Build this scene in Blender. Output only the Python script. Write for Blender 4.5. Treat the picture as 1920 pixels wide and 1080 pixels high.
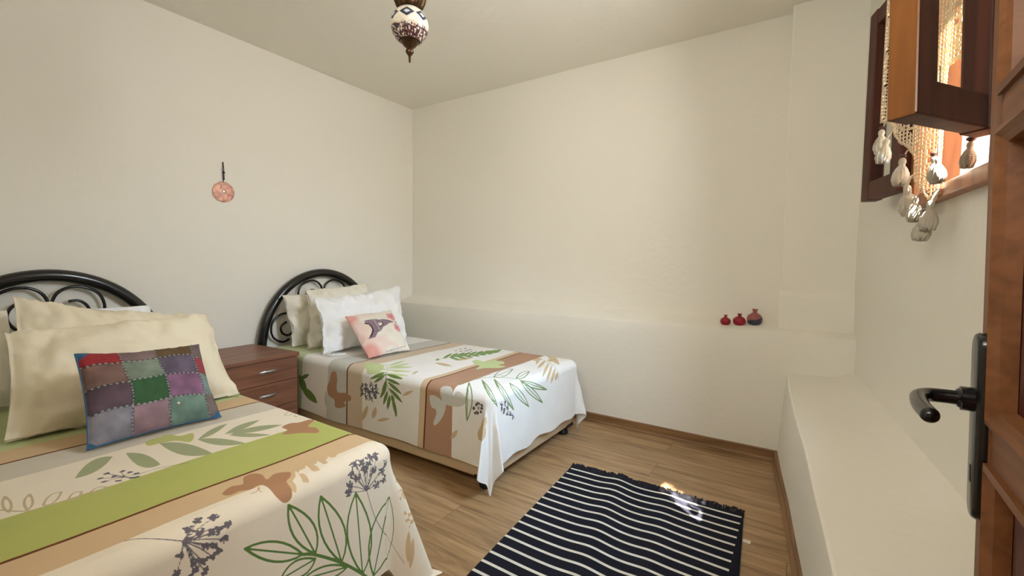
import bpy, bmesh, math, random
import numpy as np
from mathutils import Vector, Matrix, noise

for _o in list(bpy.data.objects):
    bpy.data.objects.remove(_o, do_unlink=True)
S = bpy.context.scene
COL = S.collection
PI = math.pi

def lin(r, g, b):
    def f(c):
        c /= 255.0
        return c / 12.92 if c <= 0.04045 else ((c + 0.055) / 1.055) ** 2.4
    return (f(r), f(g), f(b), 1.0)

# ------------------------------------------------------------------ camera
# eye height 1.10 m, standing in the doorway (the world origin is the floor below)
cam_data = bpy.data.cameras.new('camera')
cam = bpy.data.objects.new('camera', cam_data)
COL.objects.link(cam)
YAW, PITCH, ROLL = math.radians(33.158), math.radians(3.094), math.radians(0.735)
F_PX = 827.16
fwd = Vector((-math.sin(YAW) * math.cos(PITCH), math.cos(YAW) * math.cos(PITCH), -math.sin(PITCH)))
rt = Vector((math.cos(YAW), math.sin(YAW), 0))
up = rt.cross(fwd)
r2 = math.cos(ROLL) * rt + math.sin(ROLL) * up
u2 = -math.sin(ROLL) * rt + math.cos(ROLL) * up
m = Matrix((r2, u2, -fwd)).transposed().to_4x4()
m.translation = Vector((0, 0, 1.10))
cam.matrix_world = m
cam_data.sensor_width = 36.0
cam_data.lens = 36.0 * F_PX / 1920.0
cam_data.clip_start = 0.01
S.camera = cam

# ------------------------------------------------------------------ world, sun, daylight, exposure
S.view_settings.view_transform = 'Standard'
S.view_settings.look = 'None'
S.view_settings.gamma = 1.0
S.view_settings.use_curve_mapping = False
S.view_settings.exposure = 0.0

world = bpy.data.worlds.new('world')
S.world = world
world.use_nodes = True
wn = world.node_tree.nodes
wn['Background'].inputs[0].default_value = (0.93, 0.95, 1.0, 1)
wn['Background'].inputs[1].default_value = 2.2

def lamp(name, kind, loc, direction, energy, color, **kw):
    d = bpy.data.lights.new(name, kind)
    d.energy = energy
    d.color = color
    for k, v in kw.items():
        setattr(d, k, v)
    o = bpy.data.objects.new(name, d)
    o.location = loc
    o.rotation_euler = Vector(direction).to_track_quat('-Z', 'Y').to_euler()
    COL.objects.link(o)
    return o

lamp('sun', 'SUN', (3, 0, 5), (-0.48, 0.35, -1.0), 110.0, (1.0, 0.95, 0.86), angle=0.009)
# cool sky light coming down through the small window of the right-hand wall
lamp('window_skylight', 'AREA', (0.10, 1.72, 1.60), (-1.30, 0.04, -1.05), 6.2, (0.42, 0.70, 1.0),
     shape='RECTANGLE', size=0.45, size_y=0.45, spread=math.radians(90))
# sunlit curtain and window reveal glowing into the room
lamp('window_glow', 'AREA', (0.07, 1.70, 2.02), (-1.0, -0.16, -0.14), 17.0, (0.97, 0.98, 1.0),
     shape='RECTANGLE', size=0.55, size_y=0.45, spread=math.radians(150))
# warm light of the hall falling in through the doorway behind the camera
lamp('doorway_light', 'AREA', (-0.45, -0.25, 1.95), (-0.95, 0.42, -0.30), 5.0, (1.0, 0.66, 0.40),
     shape='RECTANGLE', size=0.5, size_y=0.5)
lamp('hall_light', 'AREA', (-0.28, -0.34, 1.84), (-0.25, 0.80, 0.35), 18.5, (0.97, 0.97, 0.88),
     shape='RECTANGLE', size=0.6, size_y=0.42)

# ------------------------------------------------------------------ materials
def new_mat(name):
    mt = bpy.data.materials.new(name)
    mt.use_nodes = True
    return mt, mt.node_tree.nodes, mt.node_tree.links, mt.node_tree.nodes['Principled BSDF']

def plain(name, col, rough=0.6, metal=0.0, bump=0.0, bscale=60.0, var=0.0, vscale=8.0, coat=0.0, spec=0.5):
    mt, N, L, P = new_mat(name)
    P.inputs['Base Color'].default_value = col
    P.inputs['Roughness'].default_value = rough
    P.inputs['Metallic'].default_value = metal
    P.inputs['Coat Weight'].default_value = coat
    P.inputs['Specular IOR Level'].default_value = spec
    tc = N.new('ShaderNodeTexCoord')
    if var > 0:
        nz = N.new('ShaderNodeTexNoise')
        nz.inputs['Scale'].default_value = vscale
        nz.inputs['Detail'].default_value = 4
        L.new(tc.outputs['Object'], nz.inputs['Vector'])
        mp = N.new('ShaderNodeMapRange')
        mp.inputs['From Min'].default_value = 0.3
        mp.inputs['From Max'].default_value = 0.7
        mp.inputs['To Min'].default_value = 1 - var
        mp.inputs['To Max'].default_value = 1 + var
        L.new(nz.outputs['Fac'], mp.inputs['Value'])
        mx = N.new('ShaderNodeVectorMath')
        mx.operation = 'SCALE'
        mx.inputs[0].default_value = col[:3]
        L.new(mp.outputs['Result'], mx.inputs['Scale'])
        L.new(mx.outputs['Vector'], P.inputs['Base Color'])
    if bump > 0:
        nb = N.new('ShaderNodeTexNoise')
        nb.inputs['Scale'].default_value = bscale
        nb.inputs['Detail'].default_value = 5
        L.new(tc.outputs['Object'], nb.inputs['Vector'])
        b = N.new('ShaderNodeBump')
        b.inputs['Strength'].default_value = bump
        b.inputs['Distance'].default_value = 0.01
        L.new(nb.outputs['Fac'], b.inputs['Height'])
        L.new(b.outputs['Normal'], P.inputs['Normal'])
    return mt

def wood(name, c1, c2, axis='X', rough=0.4, stretch=14.0, scale=3.0, coat=0.2, seed=0.0):
    """grain streaks running along one object axis"""
    mt, N, L, P = new_mat(name)
    tc = N.new('ShaderNodeTexCoord')
    mp = N.new('ShaderNodeMapping')
    sc = {'X': (1, stretch, stretch), 'Y': (stretch, 1, stretch), 'Z': (stretch, stretch, 1)}[axis]
    mp.inputs['Scale'].default_value = sc
    mp.inputs['Location'].default_value = (seed, seed, seed)
    L.new(tc.outputs['Object'], mp.inputs['Vector'])
    nz = N.new('ShaderNodeTexNoise')
    nz.inputs['Scale'].default_value = scale
    nz.inputs['Detail'].default_value = 6
    nz.inputs['Distortion'].default_value = 0.6
    L.new(mp.outputs['Vector'], nz.inputs['Vector'])
    rp = N.new('ShaderNodeValToRGB')
    rp.color_ramp.elements[0].position = 0.32
    rp.color_ramp.elements[0].color = c1
    rp.color_ramp.elements[1].position = 0.68
    rp.color_ramp.elements[1].color = c2
    L.new(nz.outputs['Fac'], rp.inputs['Fac'])
    L.new(rp.outputs['Color'], P.inputs['Base Color'])
    P.inputs['Roughness'].default_value = rough
    P.inputs['Coat Weight'].default_value = coat
    P.inputs['Coat Roughness'].default_value = 0.25
    b = N.new('ShaderNodeBump')
    b.inputs['Strength'].default_value = 0.08
    b.inputs['Distance'].default_value = 0.004
    L.new(nz.outputs['Fac'], b.inputs['Height'])
    L.new(b.outputs['Normal'], P.inputs['Normal'])
    return mt

def mathn(N, L, op, a, b=None, c=None):
    n = N.new('ShaderNodeMath')
    n.operation = op
    for i, x in enumerate((a, b, c)):
        if x is None:
            continue
        if isinstance(x, (int, float)):
            n.inputs[i].default_value = x
        else:
            L.new(x, n.inputs[i])
    return n.outputs[0]

def mixc(N, L, fac, a, b):
    n = N.new('ShaderNodeMix')
    n.data_type = 'RGBA'
    L.new(fac, n.inputs[0])
    for i, x in ((6, a), (7, b)):
        if isinstance(x, tuple):
            n.inputs[i].default_value = x
        else:
            L.new(x, n.inputs[i])
    return n.outputs[2]

def floor_mat():
    mt, N, L, P = new_mat('oak_laminate')
    tc = N.new('ShaderNodeTexCoord')
    br = N.new('ShaderNodeTexBrick')
    br.inputs['Scale'].default_value = 1.0
    br.inputs['Brick Width'].default_value = 1.25
    br.inputs['Row Height'].default_value = 0.19
    br.inputs['Mortar Size'].default_value = 0.0012
    br.inputs['Mortar Smooth'].default_value = 0.3
    br.inputs['Color1'].default_value = (0.0, 0, 0, 1)
    br.inputs['Color2'].default_value = (1, 1, 1, 1)
    br.inputs['Mortar'].default_value = (0.5, 0.5, 0.5, 1)
    L.new(tc.outputs['Object'], br.inputs['Vector'])
    mp = N.new('ShaderNodeMapping')
    mp.inputs['Scale'].default_value = (1.0, 11.0, 1.0)
    L.new(tc.outputs['Object'], mp.inputs['Vector'])
    off = N.new('ShaderNodeVectorMath')
    off.operation = 'ADD'
    L.new(mp.outputs['Vector'], off.inputs[0])
    sc = N.new('ShaderNodeVectorMath')
    sc.operation = 'SCALE'
    sc.inputs['Scale'].default_value = 7.0
    L.new(br.outputs['Color'], sc.inputs[0])
    L.new(sc.outputs['Vector'], off.inputs[1])
    nz = N.new('ShaderNodeTexNoise')
    nz.inputs['Scale'].default_value = 2.2
    nz.inputs['Detail'].default_value = 7
    nz.inputs['Distortion'].default_value = 1.2
    L.new(off.outputs['Vector'], nz.inputs['Vector'])
    rp = N.new('ShaderNodeValToRGB')
    e = rp.color_ramp.elements
    e[0].position = 0.28
    e[0].color = lin(126, 96, 64)
    e[1].position = 0.72
    e[1].color = lin(190, 156, 116)
    k = rp.color_ramp.elements.new(0.48)
    k.color = lin(166, 132, 93)
    L.new(nz.outputs['Fac'], rp.inputs['Fac'])
    tone = N.new('ShaderNodeMapRange')
    tone.inputs['To Min'].default_value = 0.90
    tone.inputs['To Max'].default_value = 1.06
    L.new(br.outputs['Color'], tone.inputs['Value'])
    mul = N.new('ShaderNodeVectorMath')
    mul.operation = 'SCALE'
    L.new(rp.outputs['Color'], mul.inputs[0])
    L.new(tone.outputs['Result'], mul.inputs['Scale'])
    seam = mixc(N, L, br.outputs['Fac'], mul.outputs['Vector'], lin(96, 70, 46))
    L.new(seam, P.inputs['Base Color'])
    P.inputs['Roughness'].default_value = 0.42
    b = N.new('ShaderNodeBump')
    b.inputs['Strength'].default_value = 0.06
    b.inputs['Distance'].default_value = 0.004
    L.new(nz.outputs['Fac'], b.inputs['Height'])
    L.new(b.outputs['Normal'], P.inputs['Normal'])
    return mt

def attr_mat(name, rough=0.85, bump=0.25, bscale=420.0, sheen=0.0, aname='tint'):
    """woven or glazed surface whose own pattern is stored per point"""
    mt, N, L, P = new_mat(name)
    a = N.new('ShaderNodeAttribute')
    a.attribute_name = aname
    L.new(a.outputs['Color'], P.inputs['Base Color'])
    P.inputs['Roughness'].default_value = rough
    P.inputs['Sheen Weight'].default_value = sheen
    if bump:
        tc = N.new('ShaderNodeTexCoord')
        nb = N.new('ShaderNodeTexNoise')
        nb.inputs['Scale'].default_value = bscale
        L.new(tc.outputs['Object'], nb.inputs['Vector'])
        b = N.new('ShaderNodeBump')
        b.inputs['Strength'].default_value = bump
        b.inputs['Distance'].default_value = 0.003
        L.new(nb.outputs['Fac'], b.inputs['Height'])
        L.new(b.outputs['Normal'], P.inputs['Normal'])
    return mt

def glass_mat(name, tint=(1, 1, 1, 1), refl=0.05):
    mt, N, L, P = new_mat(name)
    N.remove(P)
    out = N['Material Output']
    tr = N.new('ShaderNodeBsdfTransparent')
    tr.inputs[0].default_value = tint
    gl = N.new('ShaderNodeBsdfGlossy')
    gl.inputs['Roughness'].default_value = 0.03
    lw = N.new('ShaderNodeLayerWeight')
    lw.inputs['Blend'].default_value = 0.5
    ad = mathn(N, L, 'MULTIPLY_ADD', mathn(N, L, 'POWER', lw.outputs['Facing'], 4.0), 0.5, refl)
    mx = N.new('ShaderNodeMixShader')
    L.new(ad, mx.inputs[0])
    L.new(tr.outputs[0], mx.inputs[1])
    L.new(gl.outputs[0], mx.inputs[2])
    L.new(mx.outputs[0], out.inputs['Surface'])
    return mt

M = {}
M['plaster'] = plain('lime_plaster', lin(243, 238, 226), 0.9, bump=0.22, bscale=26, spec=0.2)
M['ceiling'] = plain('ceiling_plaster', lin(243, 238, 226), 0.92, bump=0.22, bscale=20, spec=0.2)
M['floor'] = floor_mat()
M['skirting'] = wood('skirting_wood', lin(118, 84, 52), lin(152, 114, 76), 'X', 0.45, 12, 3)
M['skirting_y'] = wood('skirting_wood_lengthwise', lin(118, 84, 52), lin(152, 114, 76), 'Y', 0.45, 12, 3)
M['black'] = plain('black_painted_metal', lin(13, 12, 13), 0.25, 0.0, coat=0.3)
M['blackmatt'] = plain('black_plastic', lin(24, 24, 25), 0.45)
M['divan'] = plain('beige_divan_cloth', lin(216, 192, 158), 0.9, bump=0.3, bscale=300, var=0.04, vscale=3)
M['mattress'] = plain('mattress_ticking', lin(222, 214, 198), 0.9, bump=0.2, bscale=200)
M['cherry'] = wood('cherry_board', lin(112, 72, 52), lin(146, 98, 74), 'Y', 0.45, 12, 2.2, coat=0.1)
M['steel'] = plain('brushed_steel', lin(190, 188, 186), 0.3, 1.0)
M['linen'] = plain('white_linen', lin(240, 234, 218), 0.95, bump=0.25, bscale=380, spec=0.2)
M['linen_white'] = plain('bleached_linen', lin(250, 250, 249), 0.95, bump=0.25, bscale=380, spec=0.2)
M['linen_cream'] = plain('cream_linen', lin(242, 230, 202), 0.95, bump=0.25, bscale=380, spec=0.2)
M['sash_wood'] = wood('dark_red_sash_wood', lin(58, 20, 6), lin(88, 34, 10), 'Z', 0.6, 12, 2.5, coat=0.0)
M['frame_wood'] = wood('amber_frame_wood', lin(140, 78, 34), lin(178, 108, 54), 'Z', 0.42, 12, 2.5, coat=0.15)
M['door_wood'] = wood('door_stile_wood', lin(104, 58, 24), lin(142, 86, 42), 'Z', 0.55, 12, 2.5, coat=0.05)
M['door_rail'] = wood('door_rail_wood', lin(110, 64, 30), lin(146, 92, 50), 'X', 0.55, 12, 2.5, coat=0.05)
M['door_panel'] = wood('door_panel_wood', lin(66, 18, 8), lin(98, 34, 14), 'Z', 0.55, 12, 2.2, coat=0.0, seed=3.0)
M['sash_edge'] = wood('lit_amber_sash_edge', lin(122, 70, 20), lin(158, 96, 34), 'Z', 0.4, 12, 2.5, coat=0.15)
M['pane'] = glass_mat('window_glass', (0.93, 0.95, 0.93, 1), 0.05)
M['cotton'] = plain('natural_cotton_yarn', lin(196, 186, 168), 0.95, bump=0.5, bscale=260)
M['bead'] = plain('dark_wooden_bead', lin(70, 42, 34), 0.4)
M['bronze'] = plain('antique_bronze', lin(84, 62, 42), 0.34, 0.85, var=0.25, vscale=30)
M['copper'] = plain('hammered_copper', lin(224, 170, 152), 0.36, 0.6, bump=0.9, bscale=55, var=0.22, vscale=38)
M['cord'] = plain('brown_cord', lin(92, 66, 50), 0.9, bump=0.5, bscale=300)
M['bluebead'] = plain('dark_blue_glass_bead', lin(30, 34, 66), 0.15, coat=0.5)
M['silver'] = plain('pale_metal_boss', lin(236, 230, 214), 0.2, 0.7)
M['red_glaze'] = plain('crimson_glaze', lin(150, 16, 34), 0.35, var=0.2, vscale=40)

# ------------------------------------------------------------------ mesh helpers
def link(name, me, mat, parent=None):
    o = bpy.data.objects.new(name, me)
    COL.objects.link(o)
    if mat is not None:
        me.materials.append(mat)
    if parent is not None:
        o.parent = parent
    return o

def obj(name, bm, mat, parent=None, smooth=False, angle=None):
    me = bpy.data.meshes.new(name)
    bmesh.ops.recalc_face_normals(bm, faces=bm.faces)
    bm.to_mesh(me)
    bm.free()
    if smooth:
        for p in me.polygons:
            p.use_smooth = True
        if angle:
            me.set_sharp_from_angle(angle=math.radians(angle))
    return link(name, me, mat, parent)

def tag(o, label=None, cat=None, group=None, kind=None):
    if label:
        o['label'] = label
    if cat:
        o['category'] = cat
    if group:
        o['group'] = group
    if kind:
        o['kind'] = kind
    return o

def empty(name, loc=(0, 0, 0), rz=0.0):
    o = bpy.data.objects.new(name, None)
    o.empty_display_size = 0.05
    o.location = loc
    o.rotation_euler = (0, 0, rz)
    COL.objects.link(o)
    return o

def box(bm, a, b, bevel=0.0, seg=2, mat=None):
    """axis box between two corners, optional bevel and transform"""
    r = bmesh.ops.create_cube(bm, size=1.0)
    vs = r['verts']
    for v in vs:
        v.co = Vector([(a[i] + b[i]) / 2 + v.co[i] * (b[i] - a[i]) for i in range(3)])
    if bevel > 0:
        es = list({e for v in vs for e in v.link_edges})
        rr = bmesh.ops.bevel(bm, geom=es, offset=bevel, segments=seg, affect='EDGES', profile=0.5)
        vs = list({v for f in rr['faces'] for v in f.verts} | {v for v in vs if v.is_valid})
    if mat is not None:
        bmesh.ops.transform(bm, matrix=mat, verts=vs)
    return vs

def prism(bm, pts, z0, z1):
    """vertical prism from a plan outline"""
    lo = [bm.verts.new((p[0], p[1], z0)) for p in pts]
    hi = [bm.verts.new((p[0], p[1], z1)) for p in pts]
    n = len(pts)
    bm.faces.new(lo[::-1])
    bm.faces.new(hi)
    for i in range(n):
        bm.faces.new((lo[i], lo[(i + 1) % n], hi[(i + 1) % n], hi[i]))

def loft(bm, rings, closed_ring=True, caps=True):
    R = [[bm.verts.new(p) for p in ring] for ring in rings]
    n = len(R[0])
    for a, b in zip(R[:-1], R[1:]):
        for i in range(n if closed_ring else n - 1):
            j = (i + 1) % n
            bm.faces.new((a[i], a[j], b[j], b[i]))
    if caps and closed_ring:
        bm.faces.new(R[0][::-1])
        bm.faces.new(R[-1])
    return R

def tube(bm, pts, r, n=12, closed=False):
    """round bar along a polyline; r may be a number or a list"""
    pts = [Vector(p) for p in pts]
    k = len(pts)
    rs = r if isinstance(r, (list, tuple)) else [r] * k
    rings = []
    prev = None
    for i, p in enumerate(pts):
        if closed:
            t = pts[(i + 1) % k] - pts[i - 1]
        else:
            t = pts[min(i + 1, k - 1)] - pts[max(i - 1, 0)]
        t.normalize()
        if prev is None:
            ref = Vector((0, 0, 1)) if abs(t.z) < 0.9 else Vector((1, 0, 0))
            a = t.cross(ref).normalized()
        else:
            a = (prev - t * prev.dot(t)).normalized()
        prev = a
        b = t.cross(a)
        rings.append([p + (a * math.cos(2 * PI * j / n) + b * math.sin(2 * PI * j / n)) * rs[i] for j in range(n)])
    R = [[bm.verts.new(q) for q in ring] for ring in rings]
    pairs = list(zip(R[:-1], R[1:])) + ([(R[-1], R[0])] if closed else [])
    for a, b in pairs:
        for j in range(n):
            bm.faces.new((a[j], a[(j + 1) % n], b[(j + 1) % n], b[j]))
    if not closed:
        bm.faces.new(R[0][::-1])
        bm.faces.new(R[-1])

def lathe(bm, prof, n=32, loc=(0, 0, 0), wobble=None):
    """turned body from (radius, height) pairs"""
    rings = []
    for r, z in prof:
        ring = []
        for j in range(n):
            a = 2 * PI * j / n
            rr, zz = (r, z) if wobble is None else wobble(r, z, a)
            ring.append((loc[0] + rr * math.cos(a), loc[1] + rr * math.sin(a), loc[2] + zz))
        rings.append(ring)
    return loft(bm, rings)

def cat_spline(pts, m=8):
    pts = [Vector(p) for p in pts]
    out = []
    for i in range(len(pts) - 1):
        p0 = pts[max(i - 1, 0)]
        p1, p2 = pts[i], pts[i + 1]
        p3 = pts[min(i + 2, len(pts) - 1)]
        for k in range(m):
            t = k / m
            out.append(0.5 * ((2 * p1) + (p2 - p0) * t + (2 * p0 - 5 * p1 + 4 * p2 - p3) * t * t
                              + (3 * p1 - p0 - 3 * p2 + p3) * t ** 3))
    out.append(pts[-1])
    return out

def grid_mesh(name, P, mat, parent=None, attrs=None, color=None, smooth=True):
    """P: (h, w, 3) array of points -> one smooth quad mesh; attrs: dict of (h, w) floats"""
    h, w = P.shape[:2]
    me = bpy.data.meshes.new(name)
    idx = np.arange(h * w).reshape(h, w)
    q = np.stack([idx[:-1, :-1], idx[:-1, 1:], idx[1:, 1:], idx[1:, :-1]], -1).reshape(-1, 4)
    me.vertices.add(h * w)
    me.vertices.foreach_set('co', P.reshape(-1).astype(np.float32))
    me.loops.add(q.size)
    me.loops.foreach_set('vertex_index', q.reshape(-1).astype(np.int32))
    me.polygons.add(len(q))
    me.polygons.foreach_set('loop_start', (np.arange(len(q)) * 4).astype(np.int32))
    me.update(calc_edges=True)
    me.validate()
    if smooth:
        me.polygons.foreach_set('use_smooth', np.ones(len(q), bool))
    for k, a in (attrs or {}).items():
        at = me.attributes.new(k, 'FLOAT', 'POINT')
        at.data.foreach_set('value', a.reshape(-1).astype(np.float32))
    if color is not None:
        at = me.attributes.new('tint', 'FLOAT_COLOR', 'POINT')
        c = np.concatenate([color, np.ones(color.shape[:2] + (1,))], -1)
        at.data.foreach_set('color', c.reshape(-1).astype(np.float32))
    return link(name, me, mat, parent)

# ------------------------------------------------------------------ room shell
XL = -3.20            # left wall
YB = 3.10             # upper back wall
YL = 2.894            # face of the thick lower back wall
ZC = 2.575            # ceiling
rnd = random.Random(4)

def wav(a, amp=0.004, f=3.1, ph=0.0):
    return amp * (math.sin(a * f + ph) + 0.6 * math.sin(a * f * 2.3 + 1.7 * ph + 1.0))

bm = bmesh.new()
box(bm, (-3.5, -1.8, -0.08), (1.1, 3.5, 0.0))
tag(obj('floor', bm, M['floor']), kind='structure')
bm = bmesh.new()
box(bm, (-3.5, -0.2, ZC), (0.55, 3.5, ZC + 0.1))
tag(obj('ceiling', bm, M['ceiling']), kind='structure')
bm = bmesh.new()
box(bm, (-2.3, -1.8, ZC), (1.0, -0.2, ZC + 0.1))
tag(obj('ceiling_hall', bm, M['ceiling']), kind='structure')
bm = bmesh.new()
box(bm, (XL - 0.2, -0.2, 0), (XL, 3.5, ZC))
tag(obj('wall_left', bm, M['plaster']), kind='structure')

# back wall: thick lower part, sloping plaster sill, recessed upper part - one profile drawn along x
prof = [(YL - 0.002, 0.0), (YL, 0.30), (YL, 0.60), (YL + 0.000, 0.716), (YL + 0.003, 0.726), (YL + 0.012, 0.731),
        (YL + 0.06, 0.742), (YL + 0.13, 0.757), (YL + 0.18, 0.772), (YL + 0.199, 0.785), (YB, 0.81), (YB, 1.6), (YB, ZC)]
rings = []
n = 70
for i in range(n + 1):
    x = XL + (0.62 - XL) * i / n
    ring = [(x, y + (wav(x, 0.0022, 2.6, z * 3)), z + (wav(x, 0.0018, 3.7, 1.0) if 0.65 < z < 0.80 else 0)) for y, z in prof]
    ring += [(x, 3.45, ZC), (x, 3.45, 0)]
    rings.append(ring)
bm = bmesh.new()
loft(bm, rings)
tag(obj('wall_back', bm, M['plaster'], smooth=True, angle=25), kind='structure')

# right wall: slightly splayed slab with the window hole
WD = Vector((0.065, -1.0, 0)).normalized()      # along the wall, towards the door
WN = Vector((WD.y, -WD.x, 0))                   # into the room
WP = Vector((0.25, 2.985, 0))
def W(t, z, off=0.0):
    return WP + WD * t + WN * off + Vector((0, 0, z))
WM = Matrix((WD, WN, Vector((0, 0, 1)))).transposed().to_4x4()
WM.translation = WP
T0, T1, Z0, Z1 = 0.965, 1.615, 1.315, 2.16      # window hole
bm = bmesh.new()
for a, b in (((-0.5, 0, 0), (T0, 0, ZC)), ((T1, 0, 0), (3.2, 0, ZC)), ((T0, 0, 0), (T1, 0, Z0)), ((T0, 0, Z1), (T1, 0, ZC))):
    box(bm, (a[0], -0.15, a[2]), (b[0], 0.0, b[2]), mat=WM)
bmesh.ops.remove_doubles(bm, verts=bm.verts, dist=1e-4)
tag(obj('wall_right', bm, M['plaster']), kind='structure')

# front wall with the doorway the camera stands in
bm = bmesh.new()
box(bm, (XL - 0.2, -0.2, 0), (-0.74, 0.0, ZC))
box(bm, (0.19, -0.2, 0), (0.72, 0.0, ZC))
box(bm, (-0.74, -0.2, 2.07), (0.19, 0.0, ZC))
tag(obj('wall_front', bm, M['plaster']), kind='structure')

# unseen plastered pier, added outside the window to block part of the sun
bm = bmesh.new()
box(bm, (1.02, 1.155, 0), (1.40, 1.505, 4.2))
tag(obj('sun_block_pier', bm, M['plaster']), kind='structure')

# the hall the doorway opens into
bm = bmesh.new()
box(bm, (-2.3, -1.75, 0), (1.0, -1.55, ZC))
tag(obj('wall_hall', bm, M['plaster']), kind='structure')
bm = bmesh.new()
box(bm, (-2.3, -1.55, 0), (-2.1, -0.2, ZC))
tag(obj('wall_hall_left', bm, M['plaster']), kind='structure')
bm = bmesh.new()
box(bm, (0.8, -1.55, 0), (1.0, -0.2, ZC))
tag(obj('wall_hall_right', bm, M['plaster']), kind='structure')

# pillar in the far right corner: plinth block standing on the sill, slimmer shaft above
bm = bmesh.new()
def pil(z, x0, yf, rr=0.006):
    return [(0.60, yf + wav(z, .001), z), (x0 + rr, yf, z), (x0, yf + rr, z), (x0, YB + 0.05, z), (0.60, YB + 0.05, z)]
loft(bm, [pil(0.70, -0.103, 2.975), pil(0.80, -0.101, 2.978), pil(0.935, -0.098, 2.982), pil(0.948, -0.096, 2.988, .008),
          pil(0.968, -0.093, 3.014), pil(0.985, -0.092, 3.018), pil(1.6, -0.094, 3.012), pil(2.2, -0.094, 3.006), pil(ZC, -0.092, 3.006)])
tag(obj('trim_1', bm, M['plaster'], smooth=True, angle=30), kind='structure')

# low plaster bench along the right wall
st = [(2.93, -0.048, -0.078), (2.62, -0.032, -0.046), (2.30, -0.012, -0.006), (2.0, 0.010, 0.024), (1.77, 0.026, 0.048),
      (1.5, 0.044, 0.070), (1.31, 0.057, 0.085), (1.10, 0.071, 0.10), (0.98, 0.080, 0.11)]
def interp(y, k):
    for a, b in zip(st[:-1], st[1:]):
        if a[0] >= y >= b[0]:
            f = (a[0] - y) / (a[0] - b[0])
            return a[k] + (b[k] - a[k]) * f
    return st[-1][k]
rings = []
for i in range(41):
    y = 2.93 - (2.93 - 0.98) * i / 40
    xt, xb = interp(y, 1) + wav(y, 0.0015, 5), interp(y, 2)
    zt = 0.508 + wav(y, 0.002, 4, 2)
    rings.append([(xb, y, 0), (xb * .6 + xt * .4, y, 0.2), (xt, y, 0.49), (xt + 0.002, y, zt - 0.006), (xt + 0.008, y, zt - 0.001),
                  (xt + 0.12, y, zt + 0.004), (xt + 0.22, y, zt + 0.010), (xt + 0.30, y, zt + 0.04), (0.45, y, zt + 0.10), (0.50, y, 0)])
bm = bmesh.new()
loft(bm, rings)
tag(obj('trim_2', bm, M['plaster'], smooth=True, angle=25), kind='structure')

# skirting boards (a tall board with a quarter strip at its foot)
bm = bmesh.new()
def skirt(p):
    (x, y), (nx, ny) = p
    return [(x + nx * o, y + ny * o, z) for o, z in ((0, 0), (0.026, 0), (0.026, 0.006), (0.020, 0.014), (0.013, 0.016), (0.013, 0.054), (0.009, 0.058), (0, 0.058))]
loft(bm, [skirt(((XL, YL - .001), (0, -1))), skirt(((-1.5, YL - .001), (0, -1))), skirt(((-0.066, YL - .001), (-0.0, -1)))])
tag(obj('baseboard_back', bm, M['skirting']), kind='structure')
bm = bmesh.new()
loft(bm, [skirt(((interp(y, 2) + .002, y), (-1, 0))) for y in (2.893, 2.62, 2.3, 2.0, 1.77, 1.5, 1.31, 1.1, .985)])
tag(obj('baseboard_right', bm, M['skirting_y']), kind='structure')

# ------------------------------------------------------------------ window frame, fixed into the right wall
win = tag(empty('window_1', W(T0, 0)), kind='structure')
win.matrix_world = WM.copy()
def wobj(name, bm, mat, **k):
    return obj(name, bm, mat, win, **k)
fw = 0.045
bm = bmesh.new()
box(bm, (T0, -0.10, Z0), (T0 + fw, 0.012, Z1), .003)
box(bm, (T1 - fw, -0.10, Z0), (T1, 0.012, Z1), .003)
box(bm, (T0 + fw, -0.10, Z1 - fw), (T1 - fw, 0.012, Z1), .003)
tag(wobj('window_frame', bm, M['frame_wood']), kind='structure')
bm = bmesh.new()
box(bm, (T0 - 0.02, -0.12, Z0 - 0.02), (T1 + 0.02, 0.03, Z0 + 0.018), .004)
tag(wobj('window_sill', bm, M['frame_wood']), kind='structure')

def sash(hx, hy, zb, ang, length, tilt, name, label, hinge_mat):
    """one casement leaf; local x runs from the hinge to the free edge"""
    root = empty(name, (hx, hy, zb))
    root.rotation_euler = (tilt, 0, ang)
    hgt, sw, th = 0.74, 0.062, 0.052
    for a, b in ((0, sw), (length - sw, length)):
        bm = bmesh.new()
        box(bm, (a, -th / 2, 0), (b, th / 2, hgt), .004)
        so = obj('stile', bm, M[hinge_mat], root)
        so.data.materials.append(M['sash_edge'])
        for pf in so.data.polygons:
            if pf.normal.x > .9 and b == length:
                pf.material_index = 1  # free edge in lighter amber: light falling on it is put into the colour
    for a, b in ((0.002, 0.072), (hgt - 0.062, hgt - .002)):
        bm = bmesh.new()
        box(bm, (sw, -th / 2 + .003, a), (length - sw, th / 2 - .003, b), .004)
        obj('rail', bm, M[hinge_mat], root)
    bm = bmesh.new()
    box(bm, (sw - .004, -.002, 0.068), (length - sw + .004, .002, hgt - 0.058))
    tag(obj('pane', bm, M['pane'], root), 'clear window glass')
    return tag(root, label, 'window sash')

sash(0.335, 1.392, 1.395, math.atan2(-0.80, -0.60), 0.305, math.radians(1.7), 'window_sash',
     'dark red-brown casement sash with glass, swung far into the room above the door handle', 'sash_wood')
sash(0.292, 2.03, 1.372, math.atan2(0.955, -0.24), 0.300, 0.0, 'window_sash',
     'narrow brown casement sash folded back against the white wall, left of the crochet curtain', 'sash_wood')

# ------------------------------------------------------------------ how a cloth lies over a bed
BED_FAR = dict(x0=-3.12, x1=-1.235, y0=1.70, y1=2.575, R=0.05, zt=0.487, sf=0.375, ss=0.385, tip=0.0,
               folds=((0.20, 0.10, 0.30), (0.50, 0.09, 0.02), (0.80, 0.12, 0.20)), ph=0.4)
BED_NEAR = dict(x0=-3.12, x1=-1.185, y0=0.11, y1=0.975, R=0.05, zt=0.487, sf=0.455, ss=0.44, sn=0.07, tip=0.0,
                folds=((0.50, 0.20, 0.30),), ph=2.0)

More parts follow.
